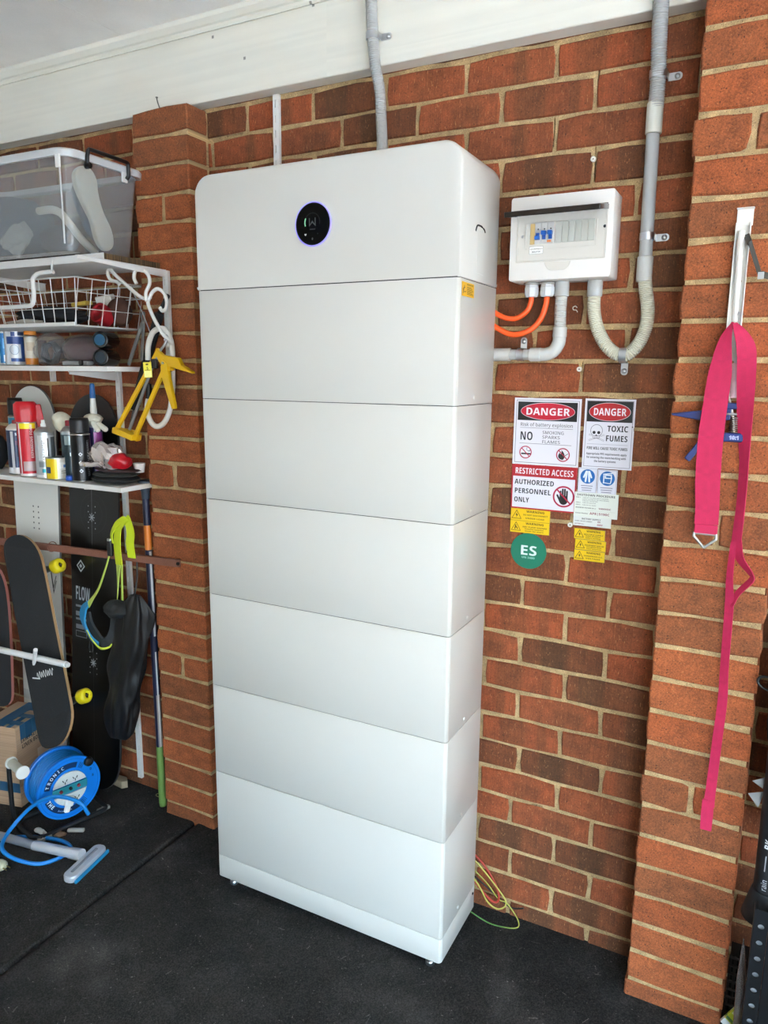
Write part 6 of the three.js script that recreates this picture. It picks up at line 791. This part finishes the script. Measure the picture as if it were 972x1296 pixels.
  for (const [x, c] of [[-0.035, 0x7a2230], [0.0, 0x16181a], [0.03, 0x9b2f38]]) part(t, 'reset_button', (() => { const g = cyl(0.006, 0.006, 0.006); g.rotateX(Math.PI / 2); return g; })(), M(c, 0.4), [x, cy, 0.065]);
  part(t, 'plug', merge([rbox(0.03, 0.036, 0.02, 0.006), rbox(0.02, 0.026, 0.014, 0.005, -0.004, -0.026, 0.004)]), M(0xe6e6e2, 0.4), [-0.012, cy - 0.042, 0.074], [0, 0, -0.3], 'white plug');
  part(t, 'crank_knob', (() => { const g = lathe([[0.0001, 0.014], [0.012, 0.014], [0.016, 0.01], [0.018, 0], [0.0001, 0]], 28); g.rotateX(Math.PI / 2); return g; })(), bk, [0.075, cy + 0.075, 0.058]);
  const turns = []; let n = 0; for (let lay = 0; lay < 3; lay++) { const rr_ = 0.078 + lay * 0.0125, m = 8 - lay; for (let i = 0; i <= m * 24; i++) { const a = i / 24 * Math.PI * 2, u = i / (m * 24), z = (lay % 2 ? 1 - u : u) * 0.082 - 0.041; turns.push([rr_ * Math.cos(a), cy + rr_ * Math.sin(a), z]); } } part(t, 'wound_cable', tube(turns, 0.0063, 900, 8), cable);
  // black tube stand with the white carrying grip
  part(t, 'stand_tube', tube([[-0.12, 0.012, 0.085], [0.1, 0.012, 0.085], [0.125, 0.012, 0.06], [0.125, 0.012, -0.06], [0.1, 0.012, -0.085], [-0.12, 0.012, -0.085], [-0.145, 0.02, -0.085], [-0.152, 0.06, -0.085], [-0.152, 0.22, -0.085], [-0.15, 0.252, -0.078], [-0.15, 0.258, -0.06], [-0.15, 0.258, 0.02]], 0.0085, 160, 12, 0.3), bk); part(t, 'stand_tube', tube([[-0.12, 0.012, 0.085], [-0.145, 0.012, 0.06], [-0.15, 0.012, 0], [-0.145, 0.012, -0.06], [-0.12, 0.012, -0.085]], 0.0085, 50, 12, 0.3), bk); part(t, 'axle_post', bar([0, 0.012, -0.082], [0, cy, -0.078], 0.016, 0.006), bk);
  const gp = part(t, 'grip', (() => { const g = cyl(0.0165, 0.0165, 0.09); g.rotateX(Math.PI / 2); g.translate(-0.15, 0.258, -0.012); return g; })(), M(0xb9b6a6, 0.55), undefined, undefined, 'off-white grip'); part(gp, 'end_disc', (() => { const g = cyl(0.0235, 0.0235, 0.006); g.rotateX(Math.PI / 2); g.translate(-0.15, 0.258, 0.036); return g; })(), M(0xdeddd6, 0.4)); part(gp, 'end_disc', (() => { const g = cyl(0.0215, 0.0215, 0.006); g.rotateX(Math.PI / 2); g.translate(-0.15, 0.258, -0.06); return g; })(), M(0xcfcec6, 0.4));
  for (const [x, z] of [[-0.115, 0.088], [0.115, 0.07]]) part(t, 'foot', rbox(0.05, 0.014, 0.016, 0.004, x, 0.008, z), M(0x8a8780, 0.6));
}
{
  const t = thing('extension_cord', 'blue cord looping from the reel over the wand with a clear plug', 'cord', [-0.9, 0, 0.45]);
  part(t, 'cord', tube([[0.11, 0.12, -0.075], [0.095, 0.165, -0.06], [0.04, 0.18, -0.045], [-0.03, 0.168, -0.03], [-0.09, 0.13, -0.005], [-0.125, 0.085, 0.03], [-0.12, 0.055, 0.085], [-0.075, 0.05, 0.13], [-0.015, 0.035, 0.13], [0.05, 0.012, 0.09], [0.085, 0.01, 0.03], [0.075, 0.01, -0.02], [0.02, 0.009, -0.035], [-0.05, 0.009, -0.02], [-0.14, 0.008, 0.02], [-0.22, 0.008, 0.09], [-0.2, 0.008, 0.15], [-0.14, 0.009, 0.165], [-0.09, 0.013, 0.162]], 0.0068, 260, 10), M(0x0d78c4, 0.35));
  part(t, 'plug_sleeve', rod([-0.12, 0.012, 0.163], [-0.07, 0.014, 0.16], 0.0085, 0.0105), P(0xa9c0c4, 0.3, { transmission: 0.3, thickness: 0 })); const pg = part(t, 'plug', (() => { const g = lump(0.026, 0.016, 0.022, 0.08, 501, 20); g.translate(-0.05, 0.016, 0.158); return g; })(), P(0xcfcaa8, 0.35, { transmission: 0.2, thickness: 0 }), undefined, undefined, 'clear plug'); for (const dz of [-0.007, 0.007]) part(pg, 'pin', rbox(0.018, 0.005, 0.0016, 0.0004, -0.018, 0.017, 0.158 + dz), M(0xb09a5a, 0.3, { metalness: 1 }));
}
{
  const t = thing('floor_squeegee', 'grey and white squeegee with a blue blade lying on the floor', 'squeegee', [-0.72, 0.022, 0.455]), gw = M(0xc3c7cd, 0.35, { metalness: 0.3 }), gd = M(0x8e9298, 0.35, { metalness: 0.4 });
  part(t, 'pole', rod([-0.215, 0.0, 0.034], [-0.02, 0.012, 0.006], 0.0165, 0.0165, 24), gw); part(t, 'pole', rod([-0.75, -0.004, 0.11], [-0.21, 0.0, 0.0335], 0.0145, 0.0145, 24), gd); part(t, 'collar', rod([-0.06, 0.01, 0.012], [-0.012, 0.013, 0.005], 0.0185, 0.02, 24), gw);
  const s = rrect(0.05, 0.178, 0.022); const g = ext(s, 0.014, 0.005); g.rotateX(-Math.PI / 2); g.rotateY(0.2); const hd = part(t, 'head', g, gw, [0.012, -0.012, 0.012]); part(hd, 'ridge', (() => { const q = rbox(0.01, 0.008, 0.13, 0.003, -0.002, 0.018, 0); q.rotateY(0.2); return q; })(), gd); part(hd, 'blade', (() => { const q = rbox(0.008, 0.012, 0.17, 0.002, 0.027, 0.002, 0); q.rotateY(0.2); return q; })(), M(0x1c7fae, 0.4), undefined, undefined, 'blue rubber blade');
}
{
  const d = thing('wood_block', 'pale wood offcut by the wall below the black snowboard', 'wood offcut', [-1.0, 0.002, 0.058]); part(d, 'block', ext(shapeOf([[-0.045, 0], [0.03, -0.008], [0.045, 0.01], [0.02, 0.032], [-0.035, 0.026]]), 0.026, 0.002).rotateX(-Math.PI / 2), M(0x8f7f68, 0.85));
  const p1 = thing('plastic_offcut', 'white plastic offcut lying beside the cable reel stand', 'offcut', [-0.9, 0.006, 0.345]); part(p1, 'offcut', rbox(0.06, 0.011, 0.014, 0.003), M(0xb4b0a4, 0.7), undefined, [0, 0.5, 0]);
  const p2 = thing('paper_scrap', 'crumpled off-white scrap at the front of the cable reel', 'scrap', [-1.005, 0.008, 0.412]); part(p2, 'scrap', lump(0.03, 0.008, 0.013, 0.4, 511, 12), M(0xb9b3a6, 0.8));
  const p3 = thing('dry_leaf', 'curled brown dry leaf on the floor by the squeegee pole', 'leaf', [-0.928, 0.008, 0.392]); part(p3, 'leaf', (() => { const g = lump(0.02, 0.007, 0.014, 0.7, 513, 12); g.rotateY(0.6); return g; })(), M(0x84664c, 0.9));
  const w = thing('cable_scrap', 'thin yellow wire ring on the floor at the pillar corner', 'wire', [-0.79, 0.002, 0.03]); part(w, 'ring', new THREE.TorusGeometry(0.022, 0.0014, 8, 36), M(0x9a8f5a, 0.5), [0, 0.004, 0], [1.3, 0, 0]);
}
// ---------------------------------------------------------------- dark clutter at the right edge
{
  const bm = M(0x0f1114, 0.6);
  const hb = thing('hanging_bag', 'black cloth bag hanging on the wall right of the right brick pillar', 'bag', [1.385, 0.52, 0.085]); part(hb, 'sack', (() => { const g = lump(0.13, 0.36, 0.06, 0.1, 701, 26); g.translate(0, 0.36, 0); return g; })(), M(0x0d0e10, 0.8)); part(hb, 'carry_loop', new THREE.TorusGeometry(0.03, 0.006, 8, 30), bm, [0, 0.74, -0.05]);
  const u = thing('umbrella_bag', 'black furled fabric roll with a drawn mouth at the right edge', 'bag', [1.292, 0.375, 0.165]);
  part(u, 'roll', lathe([[0.0001, 0.06], [0.03, 0.06], [0.03, 0.12], [0.032, 0.4], [0.029, 0.6], [0.016, 0.66], [0.0001, 0.66]], 30), bm); part(u, 'mouth', lathe([[0.024, -0.022], [0.05, 0.0], [0.044, 0.03], [0.034, 0.07], [0.031, 0.075]], 26), M(0x16181b, 0.6));
  const lt = canvasTex(96, 512, (g) => { g.fillStyle = '#121417'; g.fillRect(0, 0, 96, 512); g.save(); g.translate(60, 500); g.rotate(-Math.PI / 2); txt(g, 'rain', 10, 0, 50, { fill: '#c9cbcd', bold: false }); txt(g, 'BK', 330, 4, 60, { fill: '#d6d8da' }); g.fillStyle = '#aaa'; g.fillRect(160, -26, 120, 7); g.restore(); }); const lg = new THREE.CylinderGeometry(0.0328, 0.0328, 0.17, 20, 1, true, -0.75, 1.0); part(u, 'white_lettering', lg, M(0xffffff, 0.6, { map: lt }), [0, 0.165, 0]);
  const c = thing('cargo_clip', 'black wire ring clip beside the right brick pillar', 'clip', [1.246, 0.955, 0.152]); part(c, 'ring', (() => { const g = new THREE.TorusGeometry(0.02, 0.0032, 10, 40); g.scale(1.1, 0.75, 1); g.rotateZ(-0.3); return g; })(), blackPlastic); part(c, 'tail', rod([0.018, -0.006, 0], [0.06, -0.05, 0.0], 0.004), blackPlastic);
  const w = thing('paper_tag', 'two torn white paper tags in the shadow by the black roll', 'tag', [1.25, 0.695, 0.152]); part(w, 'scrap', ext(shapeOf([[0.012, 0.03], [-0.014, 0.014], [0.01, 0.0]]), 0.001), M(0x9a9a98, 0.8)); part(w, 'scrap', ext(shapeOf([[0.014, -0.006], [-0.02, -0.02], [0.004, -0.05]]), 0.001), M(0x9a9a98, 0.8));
  const tb = thing('perforated_rack', 'black perforated metal rack at the lower right corner', 'rack', [1.283, 0, 0.25]); const s = rrect(0.03, 0.45, 0.003, 0, 0.225); for (let i = 0; i < 10; i++) s.holes.push(new THREE.Path().absarc(0.001, 0.03 + i * 0.042, 0.0068, 0, Math.PI * 2, true)); const rk = M(0x131416, 0.45, { metalness: 0.3 }); part(tb, 'upright', ext(s, 0.0025), rk); part(tb, 'upright', rbox(0.0025, 0.45, 0.03, 0.001, -0.014, 0.225, -0.014), rk); part(tb, 'light_strip', box(0.02, 0.42, 0.002, 0.001, 0.225, -0.008), M(0x9a9da0, 0.5)); part(tb, 'added_shade_panel', rbox(0.3, 0.45, 0.004, 0.001, 0.166, 0.225, -0.004), rk); part(tb, 'top_panel', rbox(0.3, 0.003, 0.03, 0.001, 0.166, 0.45, -0.015), rk);  // wide black panel is added to keep this corner dark
  const cb = thing('crumpled_bag', 'clear plastic bag with a twisted tip beside the perforated rack', 'bag', [1.27, 0, 0.205]); part(cb, 'bag', (() => { const g = lathe([[0.0001, 0.001], [0.012, 0.002], [0.016, 0.06], [0.017, 0.16], [0.012, 0.22], [0.006, 0.28], [0.0015, 0.33]], 28); const p = g.attributes.position; for (let i = 0; i < p.count; i++) { const k = 1 + 0.6 * (fbm(p.getX(i) * 60 + 9, p.getY(i) * 22 + p.getZ(i) * 50, 601, 3) - 0.5); p.setX(i, p.getX(i) * k - p.getY(i) * 0.05); p.setZ(i, p.getZ(i) * k); } g.computeVertexNormals(); return g; })(), P(0xb3a9a4, 0.14, { transmission: 0.75, thickness: 0 }));
  const pk = thing('garden_packet', 'yellow-green and white printed packet on the floor past the right pillar', 'packet', [1.262, 0.055, 0.152]); const pt = canvasTex(256, 256, (g) => { g.fillStyle = '#b8c81e'; g.fillRect(0, 0, 256, 256); g.fillStyle = '#d0d0cc'; g.fillRect(0, 190, 256, 66); g.fillStyle = '#4a7a2a'; g.fillRect(0, 150, 256, 30); g.fillStyle = '#d8742a'; g.fillRect(180, 160, 70, 40); txt(g, '25L', 70, 120, 70, { fill: '#5a6a10' }); g.fillStyle = '#dfe6b0'; g.fillRect(10, 30, 60, 70); }); part(pk, 'packet', new THREE.BoxGeometry(0.05, 0.06, 0.012), M(0xffffff, 0.4, { map: pt }), undefined, [-0.3, 0.1, -0.62]);
  const bs = thing('mesh_basket', 'dark wicker-like plastic basket in the shadow beyond the right pillar', 'basket', [1.268, 0, 0.075]); const wv = []; for (let i = 0; i < 7; i++) wv.push(rod([-0.035 + i * 0.0117, 0.002, 0.032], [-0.035 + i * 0.0117, 0.2, 0.034], 0.0034, 0.0034, 6)); for (let i = 0; i < 9; i++) wv.push(rod([-0.037, 0.012 + i * 0.023, 0.035], [0.037, 0.012 + i * 0.023, 0.035], 0.0034, 0.0034, 6)); part(bs, 'woven_side', merge(wv), M(0x15110f, 0.6)); part(bs, 'liner', box(0.07, 0.195, 0.05, 0, 0.1, 0.002), M(0x0a0908, 0.9));
}
{ const n = thing('nail', 'bent nail sticking out of the white beam above the left brick pillar', 'nail', [-0.615, 2.485, 0.0505]); part(n, 'shank', tube([[0, -0.02, 0.0], [0, -0.018, 0.012], [-0.003, 0.0, 0.018], [-0.004, 0.01, 0.019]], 0.0018, 24, 8), M(0x6a665e, 0.5, { metalness: 0.6 })); part(n, 'head', (() => { const g = cyl(0.004, 0.004, 0.0016, -0.004, 0.011, 0.019, 14); return g; })(), M(0x6a665e, 0.5, { metalness: 0.6 })); }
renderer.render(scene, camera);
